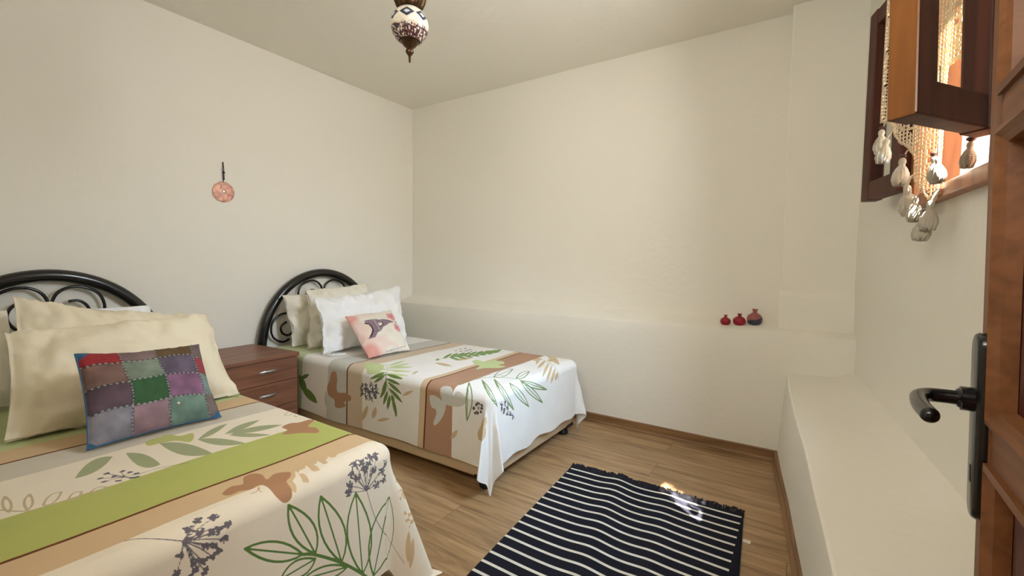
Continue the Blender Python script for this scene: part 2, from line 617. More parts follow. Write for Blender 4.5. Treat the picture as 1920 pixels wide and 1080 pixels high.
def drape(u, v, B):
    """flat cloth coordinates (metres along and across the bed) -> points in space"""
    u = np.asarray(u, float)
    v = np.asarray(v, float)
    cx = np.clip(u, B['x0'], B['x1'])
    cy = np.clip(v, B['y0'], B['y1'])
    ex, ey = u - cx, v - cy
    s = np.hypot(ex, ey)
    sd = np.maximum(s, 1e-9)
    dx, dy = ex / sd, ey / sd
    R = B['R']
    arc = R * math.pi / 2
    a = np.minimum(s / R, math.pi / 2)
    out = R * np.sin(a)
    drop = R * (1 - np.cos(a))
    h = np.maximum(s - arc, 0.0)
    # pleats in the free corners: cone folds that stand out from the bed corner
    ang = np.arctan2(np.abs(ex), np.abs(ey)) / (math.pi / 2)
    corner = (np.abs(ex) > 1e-6) & (np.abs(ey) > 1e-6)
    al = np.full_like(s, 0.03)
    for c, w, amp in B['folds']:
        al = al + np.where(corner, amp * np.exp(-((ang - c) / w) ** 2), 0.0) * np.minimum(h / 0.12, 1.0)
    # soft waves along the straight sides
    per = np.where(np.abs(ex) > np.abs(ey), cy * 11.0, cx * 7.0) + B['ph']
    wave = 0.007 * np.sin(per) + 0.004 * np.sin(2.3 * per + 1.0)
    out = out + h * np.sin(al) + np.where(corner, 0.0, wave) * np.minimum(h / 0.3, 1.0)
    drop = drop + h * np.cos(al)
    top = 0.0016 * np.sin(u * 9.0 + 1.3 * np.sin(v * 7.0)) + 0.0012 * np.sin(v * 13.0 + u * 4.0)
    x = cx + dx * out
    y = cy + dy * out
    z = np.maximum(B['zt'] + top * (s < 1e-6) - drop, 0.006)
    return np.stack([x, y, z], -1)

# printed motifs: (colour, half line width / 0 for a filled shape / (line, head radius, seed) for an umbel, points in tenths of a millimetre on the cloth)
MOTIF_NEAR = [
('olive',0.003,'-9521,6823 -9770,6641 -9981,6456 -10156,6268 -10294,6079 -10398,5888 -10470,5694 -10512,5499 -10525,5301 -10304,5468 -10110,5639 -9943,5817 -9802,6002 -9687,6195 -9599,6397 -9542,6607 -9521,6823 -9521,6823'),
('olive',0.0024000000000000002,'-9521,6823 -9811,6396 -10072,6003 -10307,5640 -10525,5301'),
('olive',0.003,'-9309,7213 -9522,7273 -9743,7286 -9969,7253 -10200,7173 -10431,7049 -10662,6884 -10889,6681 -11108,6445 -10872,6427 -10644,6439 -10420,6481 -10199,6556 -9979,6665 -9757,6810 -9533,6993 -9309,7213 -9309,7213'),
('olive',0.0024000000000000002,'-9309,7213 -9779,7016 -10237,6821 -10681,6630 -11108,6445'),
('olive',0.003,'-8587,8048 -8817,8159 -9069,8215 -9342,8215 -9633,8159 -9940,8047 -10259,7882 -10588,7666 -10923,7403 -10640,7346 -10359,7327 -10076,7347 -9790,7407 -9499,7506 -9202,7645 -8899,7824 -8587,8048 -8587,8048'),
('olive',0.0024000000000000002,'-8587,8048 -9184,7894 -9772,7734 -10353,7571 -10923,7403'),
('olive',0.003,'-7772,8794 -7979,8979 -8233,9104 -8532,9166 -8869,9168 -9239,9109 -9640,8991 -10064,8818 -10506,8594 -10215,8429 -9915,8320 -9605,8265 -9281,8262 -8940,8310 -8579,8412 -8192,8572 -7772,8794 -7772,8794'),
('olive',0.0024000000000000002,'-7772,8794 -8465,8744 -9153,8693 -9833,8643 -10506,8594'),
('olive',0.003,'-7447,9227 -7561,9497 -7738,9711 -8043,10408 -8442,10809 -8821,10887 -9184,10820 -9536,10646 -9880,10332 -9582,9630 -9356,9402 -9109,9232 -8838,9118 -8540,9062 -8209,9062 -7846,9117 -7447,9227 -7447,9227'),
('olive',0.0024000000000000002,'-7447,9227 -8010,9404 -8595,9573 -9190,9743 -9880,10332'),
('olive',0.003,'-9161,7210 -9289,7029 -9381,6863 -9440,6710 -9464,6572 -9455,6447 -9414,6335 -9342,6235 -9239,6146 -9114,6329 -9016,6503 -8948,6665 -8915,6811 -8920,6939 -8962,7049 -9043,7139 -9161,7210 -9161,7210'),
('olive',0.0024000000000000002,'-9161,7210 -9175,6934 -9196,6662 -9219,6398 -9239,6146'),
('olive',0.003,'-8336,8238 -8493,8040 -8617,7851 -8711,7668 -8778,7490 -8820,7314 -8839,7142 -8836,6972 -8811,6805 -8638,7019 -8496,7225 -8389,7418 -8315,7600 -8275,7772 -8265,7935 -8286,8090 -8336,8238 -8336,8238'),
('olive',0.0024000000000000002,'-8336,8238 -8450,7866 -8558,7510 -8677,7157 -8811,6805'),
('olive',0.0042,'-9521,6823 -9496,6869 -9465,6930 -9422,7006 -9363,7100 -9282,7212 -9171,7352 -9035,7519 -8883,7699 -8726,7880 -8573,8048 -8418,8205 -8254,8363 -8085,8517 -7922,8662 -7772,8794 -7633,8910 -7503,9012 -7387,9098 -7292,9168 -7221,9220'),
('grey',(0.0013, 0.0129, 3),'-10398,9009 -11349,9449 -11406,8892 -10979,9797 -11168,8474 -10808,8393 -10493,9747 -11384,9209 -10412,9419 -11132,8937 -10921,9288 -10945,8672 -11380,8665 -11197,9053 -10794,9611 -10645,8356'),
('grey',0.0013,'-10398,9009 -10251,9051 -10042,9108 -9795,9179 -9537,9262 -9293,9356 -9060,9465 -8821,9591 -8583,9723 -8404,10253 -8314,10779 -8228,11098 -8135,11345 -8041,11543 -7959,11697 -7898,11803'),
('grey',(0.0013, 0.0079, 5),'-11366,4044 -11704,4455 -11599,4753 -11291,4960 -10999,4854 -10794,4748 -10710,4598 -10721,4386 -10771,4204 -11099,3950 -10729,3872 -11029,4467 -11274,4609 -11380,4396 -10967,4632 -11564,4220 -10455,4423 -10588,4197 -11257,4752'),
('grey',0.0013,'-11366,4044 -11401,3991 -11451,3917 -11511,3835 -11573,3752 -11632,3678 -11690,3610 -11754,3542 -11827,3480 -11899,3424 -11963,3375 -12010,3330 -12042,3287 -12063,3250 -12079,3218 -12091,3196'),
('grey',(0.0013, 0.0056, 7),'-15791,4224 -16222,3820 -16447,4023 -16081,4077 -16274,4306 -15997,4409 -15748,4493 -15637,4058 -15546,4306 -15898,3835 -15496,4418'),
('grey',0.0013,'-15663,4468 -15620,4990 -15284,5618'),
('brown',0,'-12447,5296 -12499,5332 -12558,5392 -12615,5466 -12661,5542 -12688,5608 -12680,5664 -12644,5717 -12601,5767 -12570,5816 -12573,5863 -12624,5908 -12709,5950 -12809,5992 -12903,6035 -12969,6081 -13006,6134 -13027,6192 -13034,6251 -13028,6305 -13009,6350 -12975,6385 -12925,6415 -12864,6438 -12796,6453 -12725,6461 -12641,6451 -12541,6426 -12442,6397 -12362,6380 -12316,6388 -12320,6427 -12363,6489 -12422,6565 -12472,6643 -12488,6713 -12465,6780 -12418,6851 -12356,6917 -12289,6969 -12226,6996 -12166,6993 -12103,6967 -12041,6926 -11982,6880 -11931,6839 -11894,6800 -11871,6758 -11848,6714 -11816,6674 -11770,6640 -11708,6621 -11640,6615 -11573,6619 -11511,6624 -11458,6623 -11409,6615 -11361,6603 -11317,6589 -11277,6570 -11246,6548 -11222,6517 -11202,6479 -11189,6437 -11186,6394 -11197,6354 -11223,6317 -11263,6283 -11311,6251 -11365,6223 -11420,6198 -11482,6178 -11556,6165 -11639,6160 -11729,6160 -11822,6164 -11903,6161 -11990,6161 -12062,6152 -12119,6134 -12158,6107 -12169,6066 -12153,6012 -12126,5952 -12102,5892 -12097,5838 -12115,5792 -12147,5748 -12184,5705 -12217,5662 -12238,5618 -12239,5569 -12228,5518 -12214,5467 -12206,5421 -12216,5384 -12246,5351 -12290,5320 -12342,5296 -12397,5286'),
('brown',0.0012,'-12053,6024 -12021,6001 -11975,5969 -11924,5932 -11879,5895 -11850,5862 -11841,5831 -11844,5800 -11855,5771 -11866,5746 -11872,5728'),
('brown',0.0012,'-12038,6034 -12003,6017 -11952,5992 -11895,5964 -11842,5941 -11830,5940 -11807,5938 -11792,5943 -11782,5952 -11775,5962 -11769,5967'),
('brown',0,'-15902,8830 -15954,8889 -15991,8970 -16015,9062 -16025,9150 -16023,9224 -16001,9278 -15958,9319 -15906,9355 -15857,9393 -15822,9440 -15806,9500 -15802,9568 -15802,9639 -15800,9708 -15756,9753 -15759,9839 -15749,9920 -15798,10043 -15684,10034 -15566,9972 -15680,10040 -15435,9793 -15351,9639 -15258,9497 -15174,9408 -15097,9382 -15022,9395 -14949,9428 -14875,9461 -14803,9474 -14727,9467 -14650,9453 -14575,9433 -14507,9409 -14449,9381 -14395,9349 -14342,9313 -14299,9272 -14278,9230 -14287,9185 -14334,9142 -14412,9098 -14510,9050 -14616,8995 -14717,8929 -14819,8837 -14929,8721 -15036,8603 -15133,8508 -15213,8459 -15269,8474 -15309,8538 -15342,8625 -15381,8712 -15437,8772 -15520,8795 -15622,8799 -15729,8796 -15827,8801'),
('tan',0,'-11822,6670 -11726,6617 -11650,6587 -11585,6573 -11526,6574 -11471,6587 -11420,6614 -11370,6653 -11322,6704 -11392,6738 -11458,6763 -11522,6777 -11584,6779 -11645,6770 -11704,6749 -11763,6716 -11822,6670'),
('tan',0,'-11924,7011 -11792,6957 -11704,6937 -11636,6938 -11581,6953 -11534,6982 -11495,7023 -11462,7075 -11434,7138 -11520,7157 -11601,7170 -11678,7175 -11750,7172 -11817,7158 -11879,7132 -11914,7083 -11924,7011'),
('tan',0,'-12053,7442 -11945,7414 -11848,7396 -11783,7400 -11738,7419 -11706,7450 -11684,7492 -11673,7542 -11670,7602 -11778,7626 -11894,7655 -11996,7672 -12069,7669 -12111,7643 -12122,7597 -12103,7530 -12053,7442'),
('tan',0,'-12140,7832 -12057,7816 -11988,7809 -11931,7812 -11887,7825 -11855,7847 -11845,7886 -11839,7929 -11845,7982 -11966,8020 -12075,8050 -12157,8060 -12211,8052 -12236,8025 -12233,7979 -12200,7914 -12140,7832'),
('tan',0,'-12183,8211 -12135,8218 -12095,8230 -12063,8247 -12040,8271 -12024,8300 -12016,8336 -12016,8377 -12024,8425 -12129,8447 -12210,8456 -12267,8450 -12299,8430 -12307,8396 -12290,8348 -12248,8286 -12183,8211'),
('cream',0,'-11275,6891 -11344,6923 -11417,6950 -11495,6972 -11583,6993 -11685,7014 -11820,7046 -12018,7104 -12224,7154 -12022,7040 -11829,6937 -11694,6877 -11591,6846 -11503,6835 -11424,6840 -11348,6858 -11275,6891'),
('cream',0,'-11436,7294 -11502,7324 -11573,7349 -11651,7371 -11741,7394 -11861,7426 -12006,7464 -12154,7492 -12304,7511 -12132,7424 -11970,7348 -11817,7282 -11710,7250 -11627,7241 -11556,7247 -11493,7265 -11436,7294'),
('cream',0,'-11589,7740 -11654,7767 -11724,7791 -11803,7816 -11891,7838 -11988,7859 -12081,7868 -12170,7866 -12253,7852 -12124,7797 -12004,7751 -11894,7713 -11802,7691 -11731,7686 -11676,7694 -11629,7713 -11589,7740'),
('cream',0,'-11693,8113 -11758,8146 -11833,8180 -11899,8200 -11980,8225 -12057,8240 -12129,8244 -12195,8238 -12257,8222 -12154,8179 -12059,8143 -11970,8115 -11889,8092 -11832,8089 -11775,8087 -11730,8096 -11693,8113'),
('tan',0,'-12164,6679 -12293,7021 -12308,7454 -11858,6971 -11596,6656 -11836,6658'),
('sage',0,'-17694,4477 -17839,4376 -17906,4263 -17895,4140 -17810,4008 -17653,3868 -17428,3723 -17139,3574 -16789,3421 -16758,3540 -16765,3662 -16812,3786 -16899,3914 -17029,4046 -17202,4183 -17422,4326 -17694,4477'),
('cream',0.0012,'-17694,4477 -17481,4243 -17286,4022 -17107,3812 -16941,3612 -16789,3421'),
('sage',0,'-15850,5094 -16181,5119 -16486,5126 -16764,5116 -17012,5086 -17228,5038 -17410,4972 -17555,4887 -17663,4784 -17146,4727 -16727,4698 -16394,4697 -16140,4722 -15960,4773 -15852,4851 -15815,4958 -15850,5094'),
('cream',0.0012,'-15850,5094 -16236,5047 -16612,4992 -16975,4930 -17326,4861 -17663,4784'),
('sage',0,'-17637,5655 -17102,5627 -16658,5633 -16290,5669 -15990,5735 -15752,5831 -15574,5958 -15454,6119 -15394,6315 -15839,6302 -16244,6268 -16607,6215 -16922,6141 -17187,6048 -17396,5935 -17547,5804 -17637,5655'),
('cream',0.0012,'-17637,5655 -17134,5779 -16661,5907 -16216,6039 -15795,6175 -15394,6315'),
('sage',0,'-17002,6500 -16654,6525 -16356,6572 -16101,6640 -15888,6730 -15714,6842 -15577,6977 -15477,7137 -15413,7322 -15724,7260 -16004,7185 -16253,7097 -16470,6999 -16655,6889 -16805,6769 -16921,6639 -17002,6500'),
('cream',0.0012,'-17002,6500 -16657,6656 -16328,6817 -16013,6982 -15709,7150 -15413,7322'),
('sage',0,'-16757,7246 -16717,7372 -16705,7512 -16721,7668 -16766,7841 -16841,8032 -16946,8243 -17084,8475 -17256,8730 -17329,8567 -17360,8395 -17350,8215 -17302,8028 -17216,7837 -17095,7642 -16941,7445 -16757,7246'),
('cream',0.0012,'-16757,7246 -16860,7526 -16962,7815 -17064,8112 -17162,8418 -17256,8730'),
('sage',0,'-16653,7384 -16502,7517 -16377,7667 -16276,7835 -16199,8020 -16145,8225 -16112,8450 -16101,8696 -16111,8964 -16329,8806 -16502,8632 -16630,8445 -16714,8247 -16756,8040 -16759,7826 -16723,7607 -16653,7384'),
('cream',0.0012,'-16653,7384 -16564,7691 -16469,8005 -16365,8323 -16247,8644 -16111,8964'),
('sage',0,'-16625,7298 -16406,7359 -16211,7435 -16040,7525 -15891,7630 -15762,7750 -15654,7886 -15564,8037 -15493,8206 -15716,8117 -15915,8019 -16090,7914 -16243,7801 -16372,7683 -16479,7559 -16563,7431 -16625,7298'),
('cream',0.0012,'-16625,7298 -16394,7475 -16168,7656 -15944,7838 -15719,8022 -15493,8206'),
('sage',0,'-16971,6523 -16946,6630 -16954,6750 -16996,6884 -17074,7034 -17190,7200 -17345,7385 -17543,7589 -17788,7817 -17786,7660 -17752,7500 -17689,7338 -17596,7174 -17476,7010 -17331,6846 -17162,6684 -16971,6523'),
('cream',0.0012,'-16971,6523 -17116,6760 -17271,7007 -17434,7266 -17606,7535 -17788,7817'),
('lime',0,'-18195,5460 -18237,5522 -18258,5604 -18266,5696 -18269,5787 -18275,5865 -18293,5930 -18315,5989 -18332,6042 -18331,6091 -18301,6136 -18227,6172 -18117,6199 -17994,6224 -17883,6253 -17805,6296 -17775,6362 -17778,6449 -17791,6538 -17792,6613 -17756,6654 -17670,6653 -17551,6623 -17421,6575 -17298,6523 -17201,6476 -17123,6433 -17051,6386 -16994,6338 -16961,6292 -16961,6250 -17008,6214 -17098,6181 -17208,6150 -17315,6117 -17396,6082 -17448,6046 -17485,6008 -17512,5969 -17536,5928 -17560,5881 -17584,5829 -17604,5771 -17622,5711 -17639,5652 -17656,5599 -17667,5546 -17671,5491 -17677,5442 -17695,5402 -17734,5378 -17806,5370 -17906,5374 -18017,5390 -18119,5419'),
('taupe',0.0026,'-15533,2313 -15593,2358 -15672,2398 -15771,2432 -15890,2462 -16030,2485 -16191,2504 -16374,2516 -16579,2523 -16486,2469 -16382,2424 -16267,2387 -16141,2358 -16004,2336 -15857,2321 -15700,2314 -15533,2313 -15533,2313'),
('taupe',0.0026,'-15517,2581 -15469,2626 -15453,2673 -15471,2723 -15523,2775 -15609,2830 -15730,2889 -15889,2951 -16087,3017 -16124,2959 -16129,2901 -16101,2845 -16043,2789 -15954,2735 -15836,2682 -15690,2630 -15517,2581 -15517,2581'),
('taupe',0.0026,'-15741,2047 -15868,2086 -16001,2117 -16140,2141 -16286,2157 -16437,2165 -16593,2164 -16756,2155 -16923,2138 -16755,2095 -16593,2061 -16438,2037 -16289,2022 -16144,2016 -16005,2018 -15871,2028 -15741,2047 -15741,2047'),
('taupe',0.0026,'-15391,3003 -15328,3031 -15291,3062 -15282,3096 -15300,3133 -15346,3174 -15420,3218 -15523,3266 -15656,3318 -15716,3282 -15749,3245 -15755,3207 -15734,3167 -15686,3127 -15613,3086 -15514,3045 -15391,3003 -15391,3003'),
('taupe',0.0026,'-15461,3451 -15384,3474 -15328,3502 -15293,3534 -15279,3570 -15286,3611 -15313,3657 -15363,3708 -15434,3765 -15514,3735 -15572,3702 -15608,3666 -15622,3628 -15614,3587 -15584,3544 -15533,3499 -15461,3451 -15461,3451'),
('taupe',0.0026,'-16068,1946 -15984,1989 -15861,2050 -15724,2121 -15597,2197 -15504,2271 -15448,2341 -15414,2410 -15395,2485 -15386,2571 -15381,2675 -15385,2814 -15402,2987 -15425,3170 -15447,3335 -15461,3451'),
('taupe',0.002,'-17013,9564 -16947,9596 -16909,9640 -16899,9697 -16863,9737 -16934,9836 -17178,10043 -17121,10038 -17063,10035 -17184,10034 -17303,10035 -17420,10040 -17418,9982 -17304,9864 -17187,9746 -17139,9674 -17013,9564 -17013,9564'),
('taupe',0.002,'-16595,9697 -16552,9733 -16482,9751 -16497,9818 -16613,9947 -16588,9969 -16640,10040 -16582,10037 -16524,10035 -16643,10036 -16760,10040 -16823,10036 -16885,10033 -16881,9979 -16795,9893 -16652,9765 -16595,9697 -16595,9697'),
('tan',0,'-9935,11085 -10049,11100 -10163,11105 -10279,11102 -10401,11098 -10545,11121 -10640,11060 -10694,10944 -10820,10880 -10686,10864 -10501,10772 -10878,11435 -10838,11553 -10155,10812 -10693,11734 -9999,10979 -9935,11085'),
('tan',0,'-9142,11748 -9227,11747 -9308,11734 -9384,11707 -9455,11663 -9519,11602 -9577,11525 -9629,11432 -9677,11326 -9581,11337 -9494,11361 -10160,12432 -9344,11444 -9282,11503 -9978,12630 -9180,11654 -9142,11748'),
('tan',0,'-7982,11954 -8117,11979 -8251,11987 -8384,11980 -8517,11957 -8651,11919 -8784,11865 -8918,11796 -9051,11710 -8893,11685 -8742,11679 -8598,11688 -8461,11711 -8330,11749 -8207,11803 -8091,11871 -7982,11954'),
('tan',0,'-7782,12123 -7917,12158 -8051,12178 -8186,12182 -8322,12173 -8459,12149 -8598,12111 -8739,12057 -8880,11988 -8718,11941 -8566,11919 -8421,11915 -8281,11926 -8147,11953 -8020,11994 -7898,12051 -7782,12123'),
('tan',0,'-10281,11121 -10220,11112 -10172,11123 -10134,11151 -10104,11193 -10085,11252 -10079,11334 -10158,11543 -10092,11546 -10158,11542 -10143,11432 -10203,11432 -10267,11429 -10274,11364 -10314,11329 -10404,11383 -10281,11121')]
MOTIF_FAR = [
('lime',0.0022,'-20828,17995 -20654,17871 -20417,17703 -20143,17505 -19857,17288 -19583,17061 -19398,16886 -19266,16729 -19198,16604 -19168,16506 -19158,16441'),
('lime',0,'-19848,17268 -19647,17314 -19469,17386 -19315,17483 -19183,17607 -19075,17759 -18990,17941 -18927,18152 -18885,18392 -19090,18305 -19271,18201 -19428,18082 -19561,17947 -19670,17798 -19754,17635 -19813,17458 -19848,17268'),
('lime',0,'-19510,16973 -19270,16971 -19047,16988 -18765,16957 -18580,17017 -18414,17100 -18268,17209 -18142,17342 -18035,17502 -18287,17485 -18520,17453 -18731,17404 -18921,17339 -19088,17258 -19232,17160 -19351,17047 -19510,16973'),
('lime',0,'-19832,17279 -19732,17388 -19657,17525 -19608,17689 -19586,17883 -19590,18107 -19622,18364 -19679,18653 -19761,18974 -19855,18805 -19924,18622 -19967,18425 -19986,18215 -19980,17995 -19953,17765 -19903,17526 -19832,17279'),
('lime',0,'-19266,16681 -19047,16672 -18831,16670 -18617,16677 -18406,16692 -18199,16716 -17997,16750 -17802,16795 -17619,16855 -17865,16865 -18099,16865 -18320,16854 -18528,16834 -18725,16805 -18913,16770 -19092,16728 -19266,16681'),
('lime',0,'-20220,17617 -20166,17732 -20139,17873 -20140,18042 -20169,18239 -20227,18467 -20314,18725 -20430,19016 -20574,19339 -20617,19169 -20634,18984 -20624,18784 -20589,18571 -20530,18347 -20448,18112 -20344,17869 -20220,17617'),
('lime',0,'-19221,16631 -19039,16604 -18859,16585 -18679,16574 -18500,16569 -18320,16571 -18140,16580 -17961,16596 -17782,16619 -17985,16646 -18183,16667 -18375,16680 -18560,16686 -18737,16683 -18906,16674 -19067,16656 -19221,16631'),
('lime',0,'-19583,17061 -19799,17071 -19999,17059 -20182,17026 -20370,16991 -20524,16922 -20689,16854 -20864,16786 -21049,16717 -20798,16723 -20562,16737 -20344,16759 -20143,16790 -19963,16833 -19809,16891 -19696,16979 -19583,17061'),
('lime',0,'-19433,16782 -19585,16759 -19733,16728 -19879,16689 -20026,16644 -20174,16592 -20328,16535 -20489,16471 -20660,16401 -20454,16427 -20261,16457 -20081,16493 -19915,16535 -19764,16582 -19631,16638 -19519,16703 -19433,16782'),
('lime',0,'-20484,17698 -20730,17729 -20958,17737 -21168,17722 -21356,17682 -21524,17619 -21670,17531 -21794,17420 -21895,17286 -21615,17272 -21365,17275 -21144,17297 -20953,17337 -20792,17396 -20660,17476 -20557,17576 -20484,17698'),
('green',0.0022,'-19374,16724 -19283,16627 -19193,16506 -19121,16374 -19074,16233 -19031,16096 -18957,15974 -18858,15857 -18748,15736 -18642,15603 -18553,15448 -18480,15250 -18412,15013 -18353,14773 -18304,14563 -18268,14416'),
('green',0,'-19138,16398 -19006,16340 -18872,16292 -18735,16254 -18592,16227 -18440,16211 -18279,16206 -18109,16211 -17931,16228 -18069,16290 -18216,16340 -18368,16378 -18523,16404 -18678,16420 -18832,16424 -18986,16416 -19138,16398'),
('green',0,'-18969,16243 -18869,16145 -18756,16057 -18629,15977 -18488,15907 -18333,15845 -18165,15793 -17984,15751 -17790,15717 -17911,15823 -18039,15917 -18174,16001 -18317,16072 -18467,16133 -18626,16181 -18793,16218 -18969,16243'),
('green',0,'-18827,15901 -18740,15792 -18638,15691 -18521,15598 -18389,15513 -18242,15437 -18080,15369 -17904,15310 -17712,15260 -17822,15379 -17939,15487 -18064,15584 -18199,15670 -18342,15745 -18494,15809 -18656,15861 -18827,15901'),
('green',0,'-18553,15448 -18565,15308 -18559,15170 -18536,15034 -18496,14901 -18439,14769 -18364,14641 -18273,14515 -18164,14393 -18162,14555 -18173,14708 -18200,14853 -18241,14989 -18297,15116 -18367,15235 -18453,15346 -18553,15448'),
('green',0,'-19059,16364 -19139,16255 -19223,16137 -19293,16015 -19347,15888 -19387,15758 -19411,15623 -19419,15485 -19412,15343 -19303,15483 -19212,15618 -19139,15751 -19084,15880 -19046,16007 -19026,16130 -19024,16251 -19059,16364'),
('green',0,'-19028,16005 -19140,15922 -19238,15833 -19324,15738 -19395,15637 -19453,15532 -19498,15420 -19528,15303 -19544,15181 -19418,15286 -19311,15390 -19221,15493 -19148,15596 -19093,15698 -19055,15800 -19033,15903 -19028,16005'),
('green',0,'-18928,15748 -19023,15650 -19103,15548 -19168,15442 -19217,15333 -19252,15221 -19271,15105 -19275,14986 -19263,14863 -19160,14983 -19075,15100 -19007,15214 -18957,15326 -18924,15435 -18908,15541 -18910,15646 -18928,15748'),
('green',0,'-18752,15550 -18829,15444 -18891,15336 -18937,15227 -18966,15115 -18980,15001 -18978,14886 -18959,14770 -18925,14652 -18843,14779 -18779,14901 -18732,15020 -18702,15134 -18689,15244 -18693,15350 -18714,15452 -18752,15550'),
('green',0,'-19280,16621 -19392,16573 -19497,16516 -19596,16452 -19695,16378 -19796,16295 -19907,16197 -20017,16088 -20120,15968 -19942,16033 -19780,16103 -19633,16178 -19501,16258 -19397,16340 -19323,16426 -19282,16518 -19280,16621'),
('green',0,'-19407,16716 -19548,16683 -19679,16637 -19803,16582 -19924,16518 -20046,16444 -20175,16359 -20316,16262 -20476,16147 -20266,16192 -20070,16244 -19893,16303 -19739,16367 -19609,16438 -19506,16517 -19436,16608 -19407,16716'),
('green',0,'-19280,16621 -19091,16571 -18908,16534 -18728,16510 -18549,16498 -18368,16497 -18188,16507 -18007,16528 -17827,16560 -18034,16609 -18238,16649 -18436,16677 -18626,16693 -18805,16695 -18973,16683 -19131,16658 -19280,16621'),
('green',0,'-18609,15575 -18642,15502 -18660,15433 -18660,15369 -18644,15309 -18611,15253 -18562,15201 -18497,15154 -18415,15111 -18386,15194 -18372,15270 -18373,15338 -18390,15400 -18421,15454 -18469,15501 -18531,15541 -18609,15575'),
('lime',0,'-21720,17148 -21829,17273 -21898,17392 -21931,17499 -21931,17589 -21901,17654 -21834,17688 -21727,17693 -21591,17681 -21441,17659 -21286,17640 -21126,17636 -20951,17642 -20767,17636 -20580,17596 -20398,17501 -20202,17324 -19993,17084 -19878,16894 -19854,16765 -19883,16685 -19945,16639 -20035,16611 -20137,16592 -20238,16574 -20326,16551 -20398,16516 -20466,16473 -20532,16433 -20597,16406 -20660,16401 -20718,16425 -20775,16472 -20838,16532 -20911,16599 -20994,16662 -21097,16725 -21225,16798 -21371,16884 -21537,16996'),
('green2',0.0022,'-19124,20522 -19096,20680 -19061,20906 -19015,21173 -18955,21454 -18876,21716 -18774,21939 -18653,22145 -18516,22359 -18369,22609 -18215,22926 -18030,23361 -17796,23886 -17540,24415 -17307,24882 -17148,25219'),
('green2',0,'-19064,20834 -19152,20879 -19218,20900 -19260,20896 -19279,20869 -19275,20817 -19247,20742 -19197,20644 -19124,20522 -19036,20486 -18971,20471 -18929,20478 -18910,20505 -18914,20555 -18941,20626 -18991,20719 -19064,20834'),
('green2',0,'-18896,21579 -18705,21479 -18533,21405 -18381,21359 -18246,21338 -18129,21342 -18029,21372 -17946,21428 -17879,21511 -18085,21612 -18269,21687 -18432,21735 -18572,21758 -18689,21754 -18782,21722 -18851,21664 -18896,21579'),
('green2',0,'-18691,22052 -18510,21954 -18351,21887 -18212,21847 -18092,21835 -17990,21850 -17906,21893 -17841,21962 -17793,22060 -17985,22155 -18156,22224 -18306,22266 -18432,22280 -18534,22266 -18611,22223 -18664,22152 -18691,22052'),
('green2',0,'-18494,22550 -18323,22455 -18175,22392 -18049,22360 -17943,22357 -17856,22382 -17789,22437 -17739,22520 -17709,22632 -17889,22722 -18049,22786 -18186,22821 -18299,22828 -18387,22804 -18449,22750 -18484,22665 -18494,22550'),
('green2',0,'-18297,23064 -18137,22973 -18001,22916 -17887,22890 -17794,22896 -17721,22932 -17668,22997 -17634,23093 -17620,23219 -17789,23304 -17937,23362 -18061,23390 -18161,23389 -18235,23355 -18283,23290 -18304,23193 -18297,23064'),
('green2',0,'-18088,23578 -17940,23494 -17815,23444 -17714,23426 -17634,23441 -17575,23486 -17536,23563 -17516,23670 -17517,23808 -17673,23886 -17808,23936 -17919,23956 -18005,23944 -18065,23901 -18100,23825 -18107,23718 -18088,23578'),
('green2',0,'-17856,24080 -17722,24006 -17611,23965 -17523,23957 -17456,23981 -17410,24037 -17385,24125 -17381,24244 -17397,24396 -17539,24464 -17659,24503 -17755,24511 -17826,24487 -17872,24433 -17893,24347 -17887,24229 -17856,24080'),
('green2',0,'-18963,21183 -18938,21233 -18936,21304 -18958,21395 -19004,21509 -19074,21646 -19172,21808 -19300,21999 -19462,22224 -19471,22142 -19458,22044 -19424,21931 -19369,21805 -19294,21666 -19202,21516 -19091,21355 -18963,21183'),
('green2',0,'-18747,21696 -18714,21743 -18704,21812 -18719,21906 -18759,22024 -18826,22170 -18922,22346 -19050,22555 -19214,22803 -19234,22724 -19229,22625 -19200,22507 -19148,22372 -19076,22222 -18984,22058 -18874,21883 -18747,21696'),
('green2',0,'-18543,22240 -18502,22283 -18485,22353 -18493,22449 -18528,22573 -18590,22728 -18682,22915 -18806,23138 -18964,23401 -18998,23330 -19004,23234 -18985,23115 -18940,22974 -18871,22814 -18781,22636 -18671,22444 -18543,22240'),
('green2',0,'-18347,22813 -18296,22852 -18271,22920 -18271,23016 -18297,23143 -18351,23302 -18433,23494 -18544,23721 -18684,23983 -18734,23922 -18756,23835 -18751,23722 -18719,23583 -18661,23421 -18578,23236 -18472,23033 -18347,22813'),
('green2',0,'-18143,23398 -18081,23431 -18045,23493 -18035,23587 -18049,23711 -18089,23868 -18155,24057 -18248,24280 -18367,24537 -18431,24485 -18469,24407 -18480,24302 -18464,24170 -18422,24013 -18353,23831 -18260,23625 -18143,23398'),
('green2',0,'-17915,23973 -17843,23999 -17795,24056 -17772,24144 -17773,24264 -17799,24417 -17850,24603 -17926,24823 -18029,25081 -18103,25034 -18153,24960 -18177,24860 -18176,24733 -18149,24581 -18096,24403 -18018,24200 -17915,23973'),
('green2',0,'-17662,24535 -17580,24555 -17523,24607 -17489,24693 -17480,24812 -17495,24965 -17535,25154 -17602,25383 -17698,25654 -17780,25606 -17837,25531 -17868,25428 -17876,25299 -17858,25145 -17817,24965 -17751,24762 -17662,24535'),
('green2',0,'-19047,21121 -19005,21202 -18991,21311 -19006,21450 -19050,21621 -19126,21826 -19238,22070 -19393,22362 -19598,22712 -19616,22574 -19605,22412 -19567,22232 -19505,22034 -19420,21823 -19315,21600 -19191,21366 -19047,21121'),
